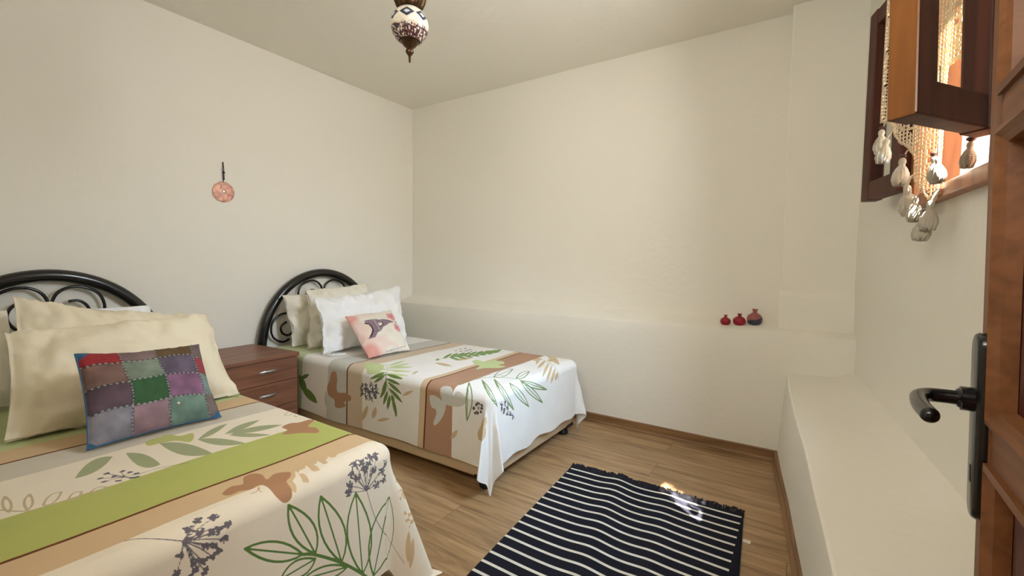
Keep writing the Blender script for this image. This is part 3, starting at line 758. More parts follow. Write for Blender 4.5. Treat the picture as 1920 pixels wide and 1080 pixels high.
('green2',0,'-18851,21496 -18807,21576 -18791,21685 -18804,21825 -18847,21998 -18923,22209 -19037,22462 -19193,22764 -19398,23124 -19422,22989 -19414,22829 -19378,22645 -19314,22441 -19228,22222 -19121,21991 -18995,21748 -18851,21496'),
('green2',0,'-18662,21887 -18615,21965 -18597,22074 -18608,22216 -18650,22392 -18726,22608 -18838,22867 -18992,23175 -19189,23536 -19222,23409 -19222,23254 -19191,23072 -19131,22867 -19044,22641 -18935,22401 -18807,22149 -18662,21887'),
('green2',0,'-18478,22296 -18428,22371 -18408,22479 -18416,22621 -18456,22800 -18528,23017 -18636,23277 -18780,23583 -18961,23934 -19006,23820 -19017,23675 -18996,23501 -18944,23299 -18862,23073 -18754,22827 -18625,22567 -18478,22296'),
('green2',0,'-18298,22718 -18244,22790 -18218,22895 -18223,23035 -18257,23211 -18322,23426 -18420,23681 -18551,23978 -18714,24317 -18769,24214 -18792,24081 -18783,23918 -18742,23725 -18670,23505 -18570,23261 -18444,22997 -18298,22718'),
('green2',0,'-18114,23147 -18054,23213 -18022,23312 -18020,23447 -18046,23618 -18102,23826 -18187,24073 -18303,24359 -18450,24686 -18514,24593 -18547,24470 -18549,24318 -18521,24137 -18461,23927 -18372,23689 -18255,23428 -18114,23147'),
('green2',0,'-17918,23574 -17851,23631 -17813,23724 -17802,23851 -17820,24015 -17865,24215 -17940,24453 -18044,24732 -18179,25053 -18248,24966 -18289,24851 -18300,24707 -18281,24535 -18233,24334 -18155,24105 -18050,23851 -17918,23574'),
('green2',0,'-17707,23991 -17634,24041 -17589,24126 -17571,24246 -17581,24403 -17618,24598 -17684,24832 -17781,25108 -17910,25431 -17982,25348 -18027,25236 -18043,25095 -18031,24928 -17991,24732 -17923,24510 -17828,24262 -17707,23991'),
('green2',0,'-17483,24401 -17405,24444 -17354,24523 -17331,24639 -17335,24793 -17368,24985 -17430,25220 -17524,25502 -17770,26000 -17807,25868 -17773,25641 -17791,25499 -17782,25330 -17746,25135 -17684,24915 -17596,24669 -17483,24401'),
('lime',0,'-17037,21611 -17100,21731 -17143,21864 -17158,21994 -17141,22104 -17086,22175 -16967,22185 -16789,22144 -16591,22086 -16410,22045 -16286,22057 -16242,22144 -16250,22282 -16276,22440 -16285,22589 -16244,22698 -16137,22770 -15988,22824 -15821,22857 -15659,22866 -15526,22847 -15422,22795 -15330,22710 -15252,22604 -15188,22487 -15141,22372 -15125,22247 -15140,22105 -15161,21962 -15168,21839 -15138,21753 -15054,21724 -14931,21741 -14796,21771 -14676,21785 -14600,21751 -14567,21657 -14561,21523 -14578,21371 -14618,21222 -14677,21094 -14772,20992 -14903,20903 -15048,20819 -15186,20733 -15294,20638 -15363,20511 -15409,20357 -15444,20213 -15481,20112 -15529,20085 -15589,20161 -15653,20319 -15725,20520 -15805,20720 -15890,20868 -15977,20946 -16066,20984 -16158,21005 -16258,21030 -16367,21083 -16498,21169 -16650,21272 -16804,21385 -16939,21500'),
('grey',(0.0013, 0.0103, 11),'-19437,23821 -20143,23691 -20332,24362 -20159,24703 -19623,24599 -19141,24179 -19663,23650 -19496,24165'),
('grey',(0.0014, 0.0164, 12),'-20470,15391 -21129,15612 -20835,15709 -20330,15793 -19906,15769 -21205,15358 -19831,15549 -21134,15129 -20763,15004 -20320,15039 -19966,15292 -20616,15508 -20183,15535 -20836,15374 -20039,15419 -20468,15201'),
('grey',(0.0012, 0.0069, 13),'-12587,15954 -12738,16123 -12593,16189 -12397,16147 -12882,15897 -12393,15991 -12779,15719 -12630,15709 -12438,15826'),
('grey',(0.0012, 0.0114, 14),'-11096,17806 -11422,17329 -11429,17610 -11188,17315 -11054,17516 -10818,17790 -10734,18086 -10547,18308 -11156,17883'),
('brown',0,'-24093,15897 -24063,15954 -24027,16002 -23988,16042 -23943,16074 -23893,16097 -23833,16116 -23763,16129 -23691,16133 -23624,16123 -23569,16094 -23527,16041 -23493,15970 -23467,15884 -23447,15790 -23434,15694 -23434,15588 -23447,15468 -23463,15346 -23472,15233 -23466,15139 -23448,15067 -23423,15007 -23388,14959 -23338,14924 -23269,14901 -23174,14898 -23056,14915 -22926,14939 -22796,14961 -22677,14967 -22561,14958 -22440,14941 -22327,14918 -22232,14888 -22167,14852 -22132,14806 -22121,14750 -22131,14689 -22161,14630 -22210,14579 -22296,14539 -22419,14507 -22552,14477 -22667,14447 -22737,14412 -22740,14370 -22696,14326 -22635,14279 -22590,14233 -22591,14188 -22649,14141 -22744,14092 -22859,14045 -22977,14004 -23082,13976 -23178,13957 -23277,13944 -23373,13941 -23458,13951 -23525,13979 -23564,14035 -23578,14117 -23583,14208 -23593,14295 -23624,14362 -23682,14405 -23757,14434 -23842,14455 -23926,14474 -24001,14498 -24068,14523 -24134,14546 -24195,14571 -24249,14603 -24295,14649 -24335,14710 -24369,14784 -24395,14866 -24408,14951 -24406,15037 -24380,15122 -24333,15211 -24277,15301 -24223,15391 -24182,15479 -24158,15567 -24142,15658 -24131,15746 -24116,15827'),
('ash',0,'-23501,16283 -23443,16334 -23339,16368 -23213,16392 -23091,16411 -23002,16433 -22951,16468 -22925,16515 -22909,16554 -22885,16565 -22833,16531 -22765,16438 -22721,16301 -22732,16132 -22753,15955 -22771,15794 -22783,15641 -22794,15481 -22807,15327 -22826,15192 -22857,15087 -22904,15013 -22965,14963 -23032,14935 -23096,14928 -23150,14941 -23195,14980 -23235,15046 -23270,15129 -23299,15221 -23320,15312 -23328,15404 -23322,15504 -23312,15608 -23307,15711 -23315,15812 -23351,15913 -23409,16017 -23469,16118 -23507,16209'),
('ash',0,'-24529,14812 -24491,14763 -24445,14632 -24391,14458 -24330,14283 -24262,14147 -24192,14050 -24120,13964 -24039,13889 -23942,13826 -23824,13774 -23659,13738 -23455,13716 -23253,13701 -23090,13688 -23000,13671 -22992,13650 -23041,13628 -23130,13608 -23241,13594 -23355,13589 -23486,13590 -23647,13593 -23823,13604 -23996,13625 -24145,13663 -24270,13718 -24382,13789 -24478,13875 -24553,13973 -24605,14083 -24628,14232 -24623,14420 -24599,14607 -24565,14751'),
('ash',0,'-15769,15944 -15750,15997 -15710,16035 -15656,16061 -15593,16077 -15529,16086 -15456,16085 -15373,16073 -15286,16054 -15204,16033 -15134,16013 -15073,15988 -15015,15954 -14966,15923 -14929,15905 -14910,15911 -14914,15950 -14941,16013 -14978,16089 -15013,16167 -15034,16238 -15048,16300 -15064,16360 -15078,16418 -15087,16472 -15085,16520 -15067,16563 -15035,16601 -14993,16634 -14944,16662 -14889,16683 -14825,16697 -14748,16706 -14664,16707 -14580,16698 -14505,16678 -14438,16645 -14378,16602 -14325,16553 -14283,16502 -14250,16452 -14231,16391 -14231,16316 -14243,16242 -14252,16187 -14242,16170 -14208,16209 -14162,16292 -14120,16388 -14084,16475 -14043,16530 -13982,16548 -13904,16544 -13817,16526 -13730,16500 -13652,16474 -13577,16446 -13503,16411 -13435,16373 -13380,16332 -13345,16289 -13329,16243 -13329,16193 -13343,16140 -13369,16088 -13408,16038 -13462,15987 -13533,15934 -13614,15884 -13703,15839 -13794,15804 -13893,15780 -14002,15766 -14114,15758 -14221,15753 -14315,15747 -14396,15745 -14470,15749 -14535,15752 -14590,15748 -14633,15730 -14656,15698 -14660,15657 -14658,15606 -14659,15545 -14676,15475 -14711,15388 -14755,15286 -14806,15177 -14862,15070 -14921,14974 -14988,14883 -15065,14793 -15143,14710 -15216,14642 -15275,14597 -15323,14576 -15363,14573 -15395,14588 -15415,14620 -15420,14669 -15403,14744 -15365,14848 -15318,14962 -15276,15071 -15252,15160 -15247,15226 -15252,15281 -15266,15326 -15289,15364 -15320,15397 -15364,15416 -15423,15419 -15487,15420 -15550,15433 -15603,15470 -15650,15544 -15697,15646 -15737,15758 -15764,15863'),
('olive',0.0028,'-13649,19194 -13476,19208 -13357,19287 -13291,19434 -13280,19653 -13324,19949 -13429,20330 -13600,20809 -13852,21409 -14032,21344 -14149,21207 -14202,21001 -14194,20732 -14129,20408 -14014,20039 -13852,19632 -13649,19194 -13649,19194'),
('olive',0.0022400000000000002,'-13649,19194 -13679,19690 -13722,20222 -13780,20794 -13852,21409'),
('olive',0.0028,'-12484,19628 -12373,19661 -12340,19804 -12310,19942 -12318,20128 -12367,20370 -12443,20646 -12588,21025 -12783,21478 -12897,21405 -12966,21281 -12989,21109 -12969,20890 -12905,20628 -12801,20327 -12660,19992 -12484,19628 -12484,19628'),
('olive',0.0022400000000000002,'-12484,19628 -12553,20065 -12628,20520 -12705,20992 -12783,21478'),
('olive',0.0028,'-12188,19571 -11999,19575 -11848,19702 -11710,19921 -11572,20227 -11434,20596 -11302,21001 -11182,21430 -11076,21881 -11283,21506 -11473,21127 -11641,20763 -11776,20465 -11893,20211 -11998,19983 -12096,19772 -12188,19571 -12188,19571'),
('olive',0.0022400000000000002,'-12188,19571 -11911,19889 -11662,20417 -11374,21137 -11076,21881'),
('olive',0.0028,'-12153,19569 -11936,19452 -11746,19490 -11548,19669 -11337,19927 -11120,20234 -10894,20596 -10663,21001 -10437,21425 -10713,21188 -10976,20923 -11223,20638 -11451,20344 -11655,20057 -11827,19841 -11986,19680 -12153,19569 -12153,19569'),
('olive',0.0022400000000000002,'-12153,19569 -11759,19686 -11350,20193 -10899,20808 -10437,21425'),
('olive',0.0028,'-12329,18763 -12063,18504 -11870,18444 -11688,18510 -11488,18697 -11281,18933 -11070,19204 -10853,19513 -10625,19876 -10886,19728 -11132,19559 -11362,19369 -11577,19154 -11766,18966 -11935,18838 -12109,18757 -12329,18763 -12329,18763'),
('olive',0.0022400000000000002,'-12329,18763 -11873,18620 -11488,18934 -11067,19388 -10625,19876'),
('olive',0.0028,'-13399,18889 -12895,18324 -12414,17803 -12082,17527 -11855,17494 -11633,17607 -11385,17838 -11125,18101 -10853,18397 -11137,18253 -11408,18092 -11665,17923 -11889,17849 -12125,17887 -12473,18135 -12934,18527 -13399,18889 -13399,18889'),
('olive',0.0022400000000000002,'-13399,18889 -12368,17855 -11827,17629 -11360,17958 -10853,18397'),
('olive',0.0028,'-13862,18427 -13421,17942 -12992,17487 -12574,17057 -12265,16783 -12064,16688 -11866,16662 -11641,16726 -11392,16983 -11625,16863 -11829,16848 -12017,16897 -12242,17028 -12628,17390 -13038,17760 -13449,18106 -13862,18427 -13862,18427'),
('olive',0.0022400000000000002,'-13862,18427 -12949,17534 -12201,16836 -11821,16732 -11392,16983'),
('olive',0.0028,'-14164,17709 -13659,16997 -13454,16653 -13379,16424 -13364,16198 -13368,15958 -13357,15714 -13331,15467 -13292,15216 -13166,15493 -13074,15758 -13015,16010 -12990,16251 -13042,16469 -13196,16694 -13573,17102 -14164,17709 -14164,17709'),
('olive',0.0022400000000000002,'-14164,17709 -13366,16624 -13269,16164 -13286,15689 -13292,15216'),
('olive',0.0024,'-14417,17164 -14415,17301 -14415,17494 -14405,17719 -14374,17952 -14312,18168 -14222,18378 -14111,18601 -13979,18821 -13825,19024 -13649,19194 -13435,19330 -13184,19441 -12925,19529 -12683,19592 -12484,19628 -12361,19677 -12245,19659 -12169,19650 -12115,19646 -12077,19656'),
('olive',0.0018,'-14185,18424 -14183,18598 -14188,18859 -14186,19157 -14163,19438 -14102,19641 -13975,19742 -13795,19779 -13600,19777 -13427,19762 -13310,19761'),
('wheat',0.0022,'-14173,25045 -14003,24924 -13766,24760 -13492,24562 -13208,24343 -12940,24114 -12692,23893 -12447,23673 -12253,23535 -12101,23462 -11971,23417 -11834,23357 -11683,23308 -11522,23311 -11379,23320 -11278,23332'),
('wheat',0,'-13875,24950 -14003,25015 -14104,25032 -14178,25001 -14224,24921 -14244,24796 -14239,24627 -14208,24417 -14154,24169 -14023,24126 -13919,24122 -13843,24156 -13793,24230 -13771,24344 -13777,24501 -13811,24702 -13875,24950'),
('wheat',0,'-13459,24634 -13458,24455 -13433,24244 -13382,24003 -13306,23734 -13206,23435 -13081,23108 -12933,22756 -12767,22386 -12779,22589 -12810,22811 -12862,23054 -12935,23320 -13031,23609 -13149,23923 -13291,24264 -13459,24634'),
('wheat',0,'-12940,24114 -12814,23714 -12670,23304 -12511,22886 -12352,22492 -12204,22140 -12084,21875 -11973,21664 -11864,21501 -11923,21730 -11990,21962 -12068,22203 -12163,22464 -12291,22778 -12465,23167 -12691,23630 -12940,24114'),
('wheat',0,'-12445,23614 -12315,23214 -12188,22848 -12079,22553 -11976,22308 -11872,22109 -11765,21958 -11646,21861 -11509,21828 -11597,21989 -11686,22150 -11775,22321 -11869,22502 -11971,22699 -12087,22926 -12235,23213 -12445,23614'),
('wheat',0,'-12112,23424 -12033,23156 -11952,22922 -11868,22723 -11778,22562 -11679,22445 -11565,22383 -11438,22356 -11301,22346 -11388,22497 -11480,22627 -11577,22735 -11676,22837 -11774,22953 -11876,23084 -11985,23236 -12112,23424'),
('wheat',0,'-11817,23347 -11791,23213 -11757,23097 -11715,23002 -11666,22932 -11606,22889 -11535,22878 -11456,22887 -11368,22916 -11406,23034 -11449,23131 -11499,23205 -11555,23258 -11616,23289 -11680,23313 -11747,23331 -11817,23347'),
('wheat',0,'-13373,24694 -13236,24566 -13124,24486 -13035,24452 -12970,24465 -12928,24524 -12909,24630 -12914,24786 -12942,24993 -13089,25120 -13211,25201 -13306,25234 -13373,25219 -13414,25156 -13426,25046 -13413,24891 -13373,24694'),
('wheat',0,'-14130,25078 -14117,24924 -14080,24749 -14021,24554 -13940,24339 -13838,24106 -13713,23853 -13567,23579 -13399,23285 -13423,23456 -13464,23641 -13524,23840 -13603,24053 -13702,24281 -13822,24527 -13964,24791 -14130,25078'),
('wheat',0,'-13997,25837 -13987,25836 -13926,25837 -13860,25900 -13741,25840 -13676,25902 -13568,25836 -13493,25844 -13373,25783 -13271,25735 -13096,25515 -12887,25221 -12649,24864 -12425,24513 -12294,24305 -12234,24181 -12248,24126 -12323,24128 -12436,24170 -12613,24322 -12797,24493 -13014,24710 -13285,24993 -13570,25304 -13825,25603'),
('wheat',0,'-21150,13575 -21002,13692 -20877,13813 -20775,13937 -20696,14063 -20641,14193 -20609,14326 -20600,14462 -20613,14603 -20768,14468 -20899,14334 -21005,14202 -21086,14072 -21141,13944 -21170,13818 -21173,13695 -21150,13575'),
('wheat',0,'-20155,13891 -20038,13983 -19946,14075 -19878,14167 -19833,14261 -19811,14356 -19811,14453 -19834,14552 -19880,14653 -19999,14548 -20095,14445 -20167,14345 -20215,14248 -20238,14153 -20236,14062 -20208,13975 -20155,13891'),
('wheat',0,'-19789,13876 -19650,13879 -19512,13893 -19376,13919 -19242,13956 -19110,14004 -18978,14064 -18847,14135 -18717,14217 -18868,14211 -19014,14195 -19155,14168 -19291,14131 -19423,14084 -19550,14026 -19672,13956 -19789,13876'),
('wheat',0,'-17788,15655 -17664,15674 -17545,15703 -17430,15741 -17321,15790 -17217,15849 -17117,15918 -17023,15996 -16934,16085 -17072,16059 -17200,16025 -17321,15984 -17432,15934 -17535,15877 -17628,15811 -17713,15737 -17788,15655'),
('wheat',0,'-14270,14071 -14175,14120 -14093,14176 -14023,14238 -13967,14307 -13924,14383 -13895,14464 -13878,14552 -13875,14646 -13980,14585 -14069,14520 -14142,14452 -14200,14382 -14241,14309 -14267,14232 -14276,14153 -14270,14071'),
('wheat',0,'-11706,14577 -11535,14727 -11457,14852 -11417,14967 -11415,15078 -11460,15182 -11555,15276 -11694,15359 -11916,15416 -12409,15170 -12508,15033 -12577,14901 -12615,14775 -12621,14654 -12595,14539 -12538,14431 -11706,14577'),
('wheat',0,'-11940,15100 -11753,15224 -11686,15310 -11647,15391 -11628,15470 -11635,15549 -11672,15624 -11738,15693 -11832,15758 -11955,15643 -12172,15499 -12365,15390 -12402,15305 -12421,15221 -12422,15138 -12404,15057 -11940,15100'),
('green',0,'-25399,13828 -25484,14011 -25608,14172 -25772,14311 -25976,14429 -26220,14525 -26506,14600 -26839,14653 -27224,14681 -27092,14472 -26931,14292 -26744,14142 -26531,14020 -26293,13927 -26026,13863 -25730,13830 -25399,13828'),
('green',0,'-26651,14240 -26603,14422 -26596,14592 -26631,14752 -26707,14902 -26826,15041 -26989,15171 -27197,15291 -27453,15400 -27487,15190 -27482,14999 -27437,14826 -27352,14671 -27230,14536 -27071,14419 -26877,14321 -26651,14240'),
('green',0,'-26359,15561 -26515,15551 -26662,15526 -26800,15489 -26927,15437 -27046,15372 -27154,15293 -27253,15200 -27341,15093 -27155,15117 -26988,15150 -26840,15193 -26710,15247 -26597,15310 -26501,15384 -26422,15467 -26359,15561'),
('wheat',0,'-18666,19959 -18411,19858 -18179,19788 -17970,19747 -17782,19734 -17614,19751 -17466,19795 -17337,19868 -17226,19970 -17505,20077 -17757,20154 -17981,20199 -18177,20212 -18344,20195 -18482,20147 -18589,20068 -18666,19959'),
('wheat',0,'-18116,21155 -17976,21194 -17859,21265 -17767,21368 -17699,21505 -17655,21677 -17636,21884 -17641,22129 -17671,22412 -17821,22340 -17944,22242 -18039,22118 -18107,21969 -18148,21797 -18163,21603 -18152,21389 -18116,21155'),
('wheat',0,'-17656,17074 -17607,17098 -17582,17142 -17581,17207 -17604,17293 -17651,17399 -17723,17528 -17821,17680 -17945,17855 -17988,17812 -18008,17752 -18004,17676 -17978,17584 -17930,17478 -17859,17356 -17768,17221 -17656,17074')]

# ------------------------------------------------------------------ bedspread printing
def seg_dist(px, py, pts, closed):
    d = np.full(px.shape, 9.0)
    q = pts + [pts[0]] if closed else pts
    for (ax, ay), (bx, by) in zip(q[:-1], q[1:]):
        vx, vy = bx - ax, by - ay
        l2 = vx * vx + vy * vy + 1e-12
        t = np.clip(((px - ax) * vx + (py - ay) * vy) / l2, 0, 1)
        d = np.minimum(d, np.hypot(px - ax - t * vx, py - ay - t * vy))
    return d

def inside(px, py, pts):
    c = np.zeros(px.shape, bool)
    for (ax, ay), (bx, by) in zip(pts, pts[1:] + pts[:1]):
        if ay == by:
            continue
        hit = ((ay > py) != (by > py)) & (px < (bx - ax) * (py - ay) / (by - ay) + ax)
        c ^= hit
    return c

def print_layers(U, V, motifs, layers):
    F = {k: np.full(U.shape, -0.01) for k in layers}
    def put(layer, pts, w):
        xs = [p[0] for p in pts]
        ys = [p[1] for p in pts]
        g = 0.012 + w
        msk = (U > min(xs) - g) & (U < max(xs) + g) & (V > min(ys) - g) & (V < max(ys) + g)
        if not msk.any():
            return
        u, v = U[msk], V[msk]
        if w > 0:
            sd = w - seg_dist(u, v, pts, False)
        else:
            sd = seg_dist(u, v, pts, True)
            sd = np.where(inside(u, v, pts), sd, -sd)
        F[layer][msk] = np.maximum(F[layer][msk], np.clip(sd, -0.01, 0.01))
    for layer, w, txt in motifs:
        pts = [tuple(int(c) / 10000.0 for c in p.split(',')) for p in txt.split()]
        if not isinstance(w, tuple):
            put(layer, pts, w)
            continue
        lw, r, seed = w
        rn = random.Random(seed)
        b = pts[0]
        for h in pts[1:]:
            mid = ((b[0] + h[0]) / 2 + rn.uniform(-.004, .004), (b[1] + h[1]) / 2 + rn.uniform(-.004, .004))
            put(layer, [b, mid, h], lw)
            for k in range(13):
                a, q = rn.uniform(0, 2 * PI), r * rn.uniform(.2, 1.15)
                c = (h[0] + q * math.cos(a), h[1] + q * math.sin(a))
                e = (c[0] + rn.uniform(-1, 1) * r * .45, c[1] + rn.uniform(-1, 1) * r * .45)
                put(layer, [c, e], max(lw * 1.7, 0.0023))
                put(layer, [h, c], lw * .8)
    return F

def spread_mat(name, u0, u1, stops, layers, wobble=0.004):
    """woven cotton: stripes across the bed from the cloth's own length coordinate, prints from stored outlines"""
    mt, N, L, P = new_mat(name)
    def attr(a):
        n = N.new('ShaderNodeAttribute')
        n.attribute_name = a
        return n.outputs['Fac']
    u, v = attr('cloth_u'), attr('cloth_v')
    cmb = N.new('ShaderNodeCombineXYZ')
    L.new(u, cmb.inputs[0])
    L.new(v, cmb.inputs[1])
    nz = N.new('ShaderNodeTexNoise')
    nz.inputs['Scale'].default_value = 22
    nz.inputs['Detail'].default_value = 2
    L.new(cmb.outputs[0], nz.inputs['Vector'])
    w = mathn(N, L, 'MULTIPLY_ADD', nz.outputs['Fac'], wobble, u)
    w = mathn(N, L, 'ADD', w, -wobble * 0.5)
    f = mathn(N, L, 'MULTIPLY_ADD', w, 1.0 / (u1 - u0), -u0 / (u1 - u0))
    rp = N.new('ShaderNodeValToRGB')
    rp.color_ramp.interpolation = 'CONSTANT'
    el = rp.color_ramp.elements
    while len(el) > 1:
        el.remove(el[-1])
    for i, (pos, c) in enumerate(stops):
        p = min(max((pos - u0) / (u1 - u0), 0), 1)
        if i == 0:
            el[0].position = p
            el[0].color = c
        else:
            e = el.new(p)
            e.color = c
    L.new(f, rp.inputs['Fac'])
    col = rp.outputs['Color']
    for nm, c in layers:
        mr = N.new('ShaderNodeMapRange')
        mr.inputs['From Min'].default_value = -0.0006
        mr.inputs['From Max'].default_value = 0.0006
        L.new(attr('print_' + nm), mr.inputs['Value'])
        col = mixc(N, L, mr.outputs['Result'], col, c)
    # slightly uneven dye
    n2 = N.new('ShaderNodeTexNoise')
    n2.inputs['Scale'].default_value = 9
    n2.inputs['Detail'].default_value = 5
    L.new(cmb.outputs[0], n2.inputs['Vector'])
    mp = N.new('ShaderNodeMapRange')
    mp.inputs['To Min'].default_value = 0.94
    mp.inputs['To Max'].default_value = 1.06
    L.new(n2.outputs['Fac'], mp.inputs['Value'])
    sc = N.new('ShaderNodeVectorMath')
    sc.operation = 'SCALE'
    L.new(col, sc.inputs[0])
    L.new(mp.outputs['Result'], sc.inputs['Scale'])
    L.new(sc.outputs['Vector'], P.inputs['Base Color'])
    P.inputs['Roughness'].default_value = 0.92
    P.inputs['Specular IOR Level'].default_value = 0.2
    # drawn-thread rows running along the cloth, and the weave
    dv = mathn(N, L, 'MODULO', mathn(N, L, 'ADD', v, 5.0), 0.068)
    row = mathn(N, L, 'COMPARE', dv, 0.034, 0.0016)
    dots = mathn(N, L, 'GREATER_THAN', mathn(N, L, 'SINE', mathn(N, L, 'MULTIPLY', u, 1100.0)), 0.1)
    rd = mathn(N, L, 'MULTIPLY', row, dots)
    wv = N.new('ShaderNodeTexNoise')
    wv.inputs['Scale'].default_value = 500
    L.new(cmb.outputs[0], wv.inputs['Vector'])
    hgt = mathn(N, L, 'MULTIPLY_ADD', rd, -0.7, wv.outputs['Fac'])
    b = N.new('ShaderNodeBump')
    b.inputs['Strength'].default_value = 0.3
    b.inputs['Distance'].default_value = 0.002
    L.new(hgt, b.inputs['Height'])
    L.new(b.outputs['Normal'], P.inputs['Normal'])
    return mt

CREAM = lin(238, 226, 204)
WHITE = lin(240, 237, 232)
TAN = lin(214, 184, 144)
BEIGE = lin(210, 200, 182)
LINE = lin(112, 66, 40)
GREEN = lin(184, 188, 108)
BROWN = lin(166, 116, 84)
C_NEAR = [('tan', TAN), ('cream', CREAM), ('taupe', lin(200, 180, 146)), ('sage', lin(166, 170, 132)), ('lime', lin(192, 194, 122)),
          ('brown', lin(178, 134, 100)), ('grey', lin(112, 106, 110)), ('olive', lin(98, 128, 66))]
C_FAR = [('wheat', lin(210, 186, 150)), ('brown', lin(176, 136, 108)), ('ash', lin(206, 204, 196)), ('lime', lin(200, 212, 156)),
         ('green2', lin(132, 158, 100)), ('green', lin(112, 136, 76)), ('grey', lin(92, 90, 98)), ('olive', lin(118, 146, 92))]
S_NEAR = [(-3.2, lin(196, 204, 150)), (-2.085, TAN), (-1.970, LINE), (-1.959, BEIGE), (-1.812, CREAM), (-1.552, GREEN), (-1.324, LINE), (-1.312, TAN), (-1.216, CREAM)]
S_FAR = [(-3.2, lin(206, 214, 172)), (-2.72, WHITE), (-2.44, lin(206, 204, 196)), (-2.263, LINE), (-2.250, lin(212, 194, 170)), (-2.118, WHITE),
         (-1.655, lin(214, 190, 158)), (-1.613, LINE), (-1.600, lin(180, 142, 116)), (-1.425, WHITE)]

def bedspread(B, motifs, stops, cols, name, label, parent=None, step=0.003, ufine=-2.75, vfar=None):
    ua = np.concatenate([np.arange(B['x0'], ufine, 0.02), np.arange(ufine, B['x1'], step)])
    ub = np.linspace(0, 1, int(B['sf'] / step) + 1)
    vmax = B['y1'] + B['ss']
    v = np.arange(B['y0'] - B.get('sn', B['ss']), vmax, step)
    nU = len(ua) + len(ub)
    V = np.repeat(v[None, :], nU, 0)
    # foot hem: not quite square to the bed
    q = np.clip((v - B['y0']) / (B['y1'] - B['y0']), -0.5, 1.5)
    sf = B['sf'] * (1 + B['tip'] * np.cos(q * 5.0)) + 0.006 * np.sin(v * 23)
    U = np.concatenate([np.repeat(ua[:, None], len(v), 1), B['x1'] + ub[:, None] * sf[None, :]], 0)
    # side hem: gentle waver
    edge = 0.008 * np.sin(U * 5.0 + 0.5)
    low = V < B['y0']
    V = np.where(low, B['y0'] + (V - B['y0']) * (1 + edge / B['ss']), V)
    P = drape(U, V, B)
    F = print_layers(U, V, motifs, [c[0] for c in cols])
    at = {'print_' + k: a for k, a in F.items()}
    at['cloth_u'] = U
    at['cloth_v'] = V
    mt = spread_mat(name + '_print', -3.2, -0.6, stops, cols)
    o = grid_mesh('bedspread', P, mt, attrs=at)
    return tag(o, label, 'bedspread')

bedspread(BED_FAR, MOTIF_FAR, S_FAR, C_FAR, 'white_bedspread',
          'white leaf-print bedspread with brown and tan stripes on the bed by the back wall')
bedspread(BED_NEAR, MOTIF_NEAR, S_NEAR, C_NEAR, 'cream_bedspread',
          'cream leaf-print bedspread with a broad lime green stripe on the nearest bed')

# ------------------------------------------------------------------ beds
def make_bed(x1, y0, y1, yc, label):
    root = empty('single_bed', (XL, yc, 0))
    def to(bm, name, mat, parent=root, **k):
        bmesh.ops.translate(bm, verts=bm.verts, vec=(-XL, -yc, 0))
        return obj(name, bm, mat, parent, **k)
    bm = bmesh.new()
    box(bm, (-3.10, y0, 0.055), (x1, y1, 0.29), 0.018, 3)
    to(bm, 'divan_base', M['divan'], smooth=True, angle=40)
    bm = bmesh.new()
    box(bm, (-3.10, y0 + .012, 0.292), (x1 - .012, y1 - .012, 0.474), 0.05, 4)
    to(bm, 'mattress', M['mattress'], smooth=True, angle=40)
    for lx, sx in ((x1, 1), (-3.09, -1)):
        for ly, sy in ((y0, -1), (y1, 1)):
            bm = bmesh.new()
            cx, cy = lx - sx * .045, ly - sy * .045
            lathe(bm, [(.030, 0), (.034, .006), (.034, .018), (.026, .030), (.020, .040), (.020, .056)], 20, (cx, cy, 0))
            # corner bracket wrapped round the base
            a, b = lx + sx * .003, ly + sy * .003
            prism(bm, [(a - sx * .085, b), (a, b), (a, b - sy * .085), (a - sx * .05, b - sy * .05)][::(1 if sx * sy < 0 else -1)], .052, .072)
            to(bm, 'leg', M['blackmatt'], smooth=True, angle=35)
    # arched tube headboard with scrolls
    X, a, z0, zt = -3.155, 0.480, 0.47, 1.014
    pts = [(X, yc - a, 0.0), (X, yc - a, 0.15), (X, yc - a, 0.32)]
    pts += [(X, yc - a * math.cos(t), z0 + (zt - z0) * math.sin(t)) for t in np.linspace(0, PI, 49)]
    pts += [(X, yc + a, 0.32), (X, yc + a, 0.15), (X, yc + a, 0.0)]
    bm = bmesh.new()
    tube(bm, pts, 0.031, 18)
    hb = to(bm, 'headboard', M['black'], smooth=True, angle=50)
    def sub(name, polys, r=0.0075):
        bm = bmesh.new()
        tube(bm, polys, r, 10)
        to(bm, name, M['black'], hb, smooth=True, angle=60)
    sub('crossbar', [(X, yc - a, .44), (X, yc, .44), (X, yc + a, .44)], 0.010)
    outer = [(.004, .845), (.006, .876), (.022, .916), (.049, .942), (.087, .954), (.132, .948), (.178, .922), (.200, .885), (.207, .834), (.190, .775), (.150, .735), (.100, .735)]
    inner = [(.066, .879), (.100, .882), (.125, .868), (.143, .840), (.146, .800), (.125, .760), (.070, .700), (.010, .640), (.004, .560), (.004, .44)]
    so = [(-.300, .720), (-.345, .712), (-.385, .682), (-.408, .645), (-.412, .593), (-.395, .548), (-.358, .519), (-.320, .510), (-.280, .525)]
    si = [(-.300, .655), (-.335, .632), (-.342, .600), (-.325, .570), (-.290, .555), (-.255, .575), (-.235, .63), (-.215, .72), (-.195, .80)]
    for s in (1, -1):
        for k in (outer, inner, so, si):
            sub('scroll', cat_spline([(X, yc + s * p, q) for p, q in k], 6))
    return tag(root, label, 'bed')

make_bed(-1.215, 1.672, 2.603, 2.097, 'single bed with beige base and black arched headboard against the back wall ledge')
make_bed(-1.165, 0.082, 1.003, 0.580, 'nearest single bed with black arched headboard behind the patchwork cushion')

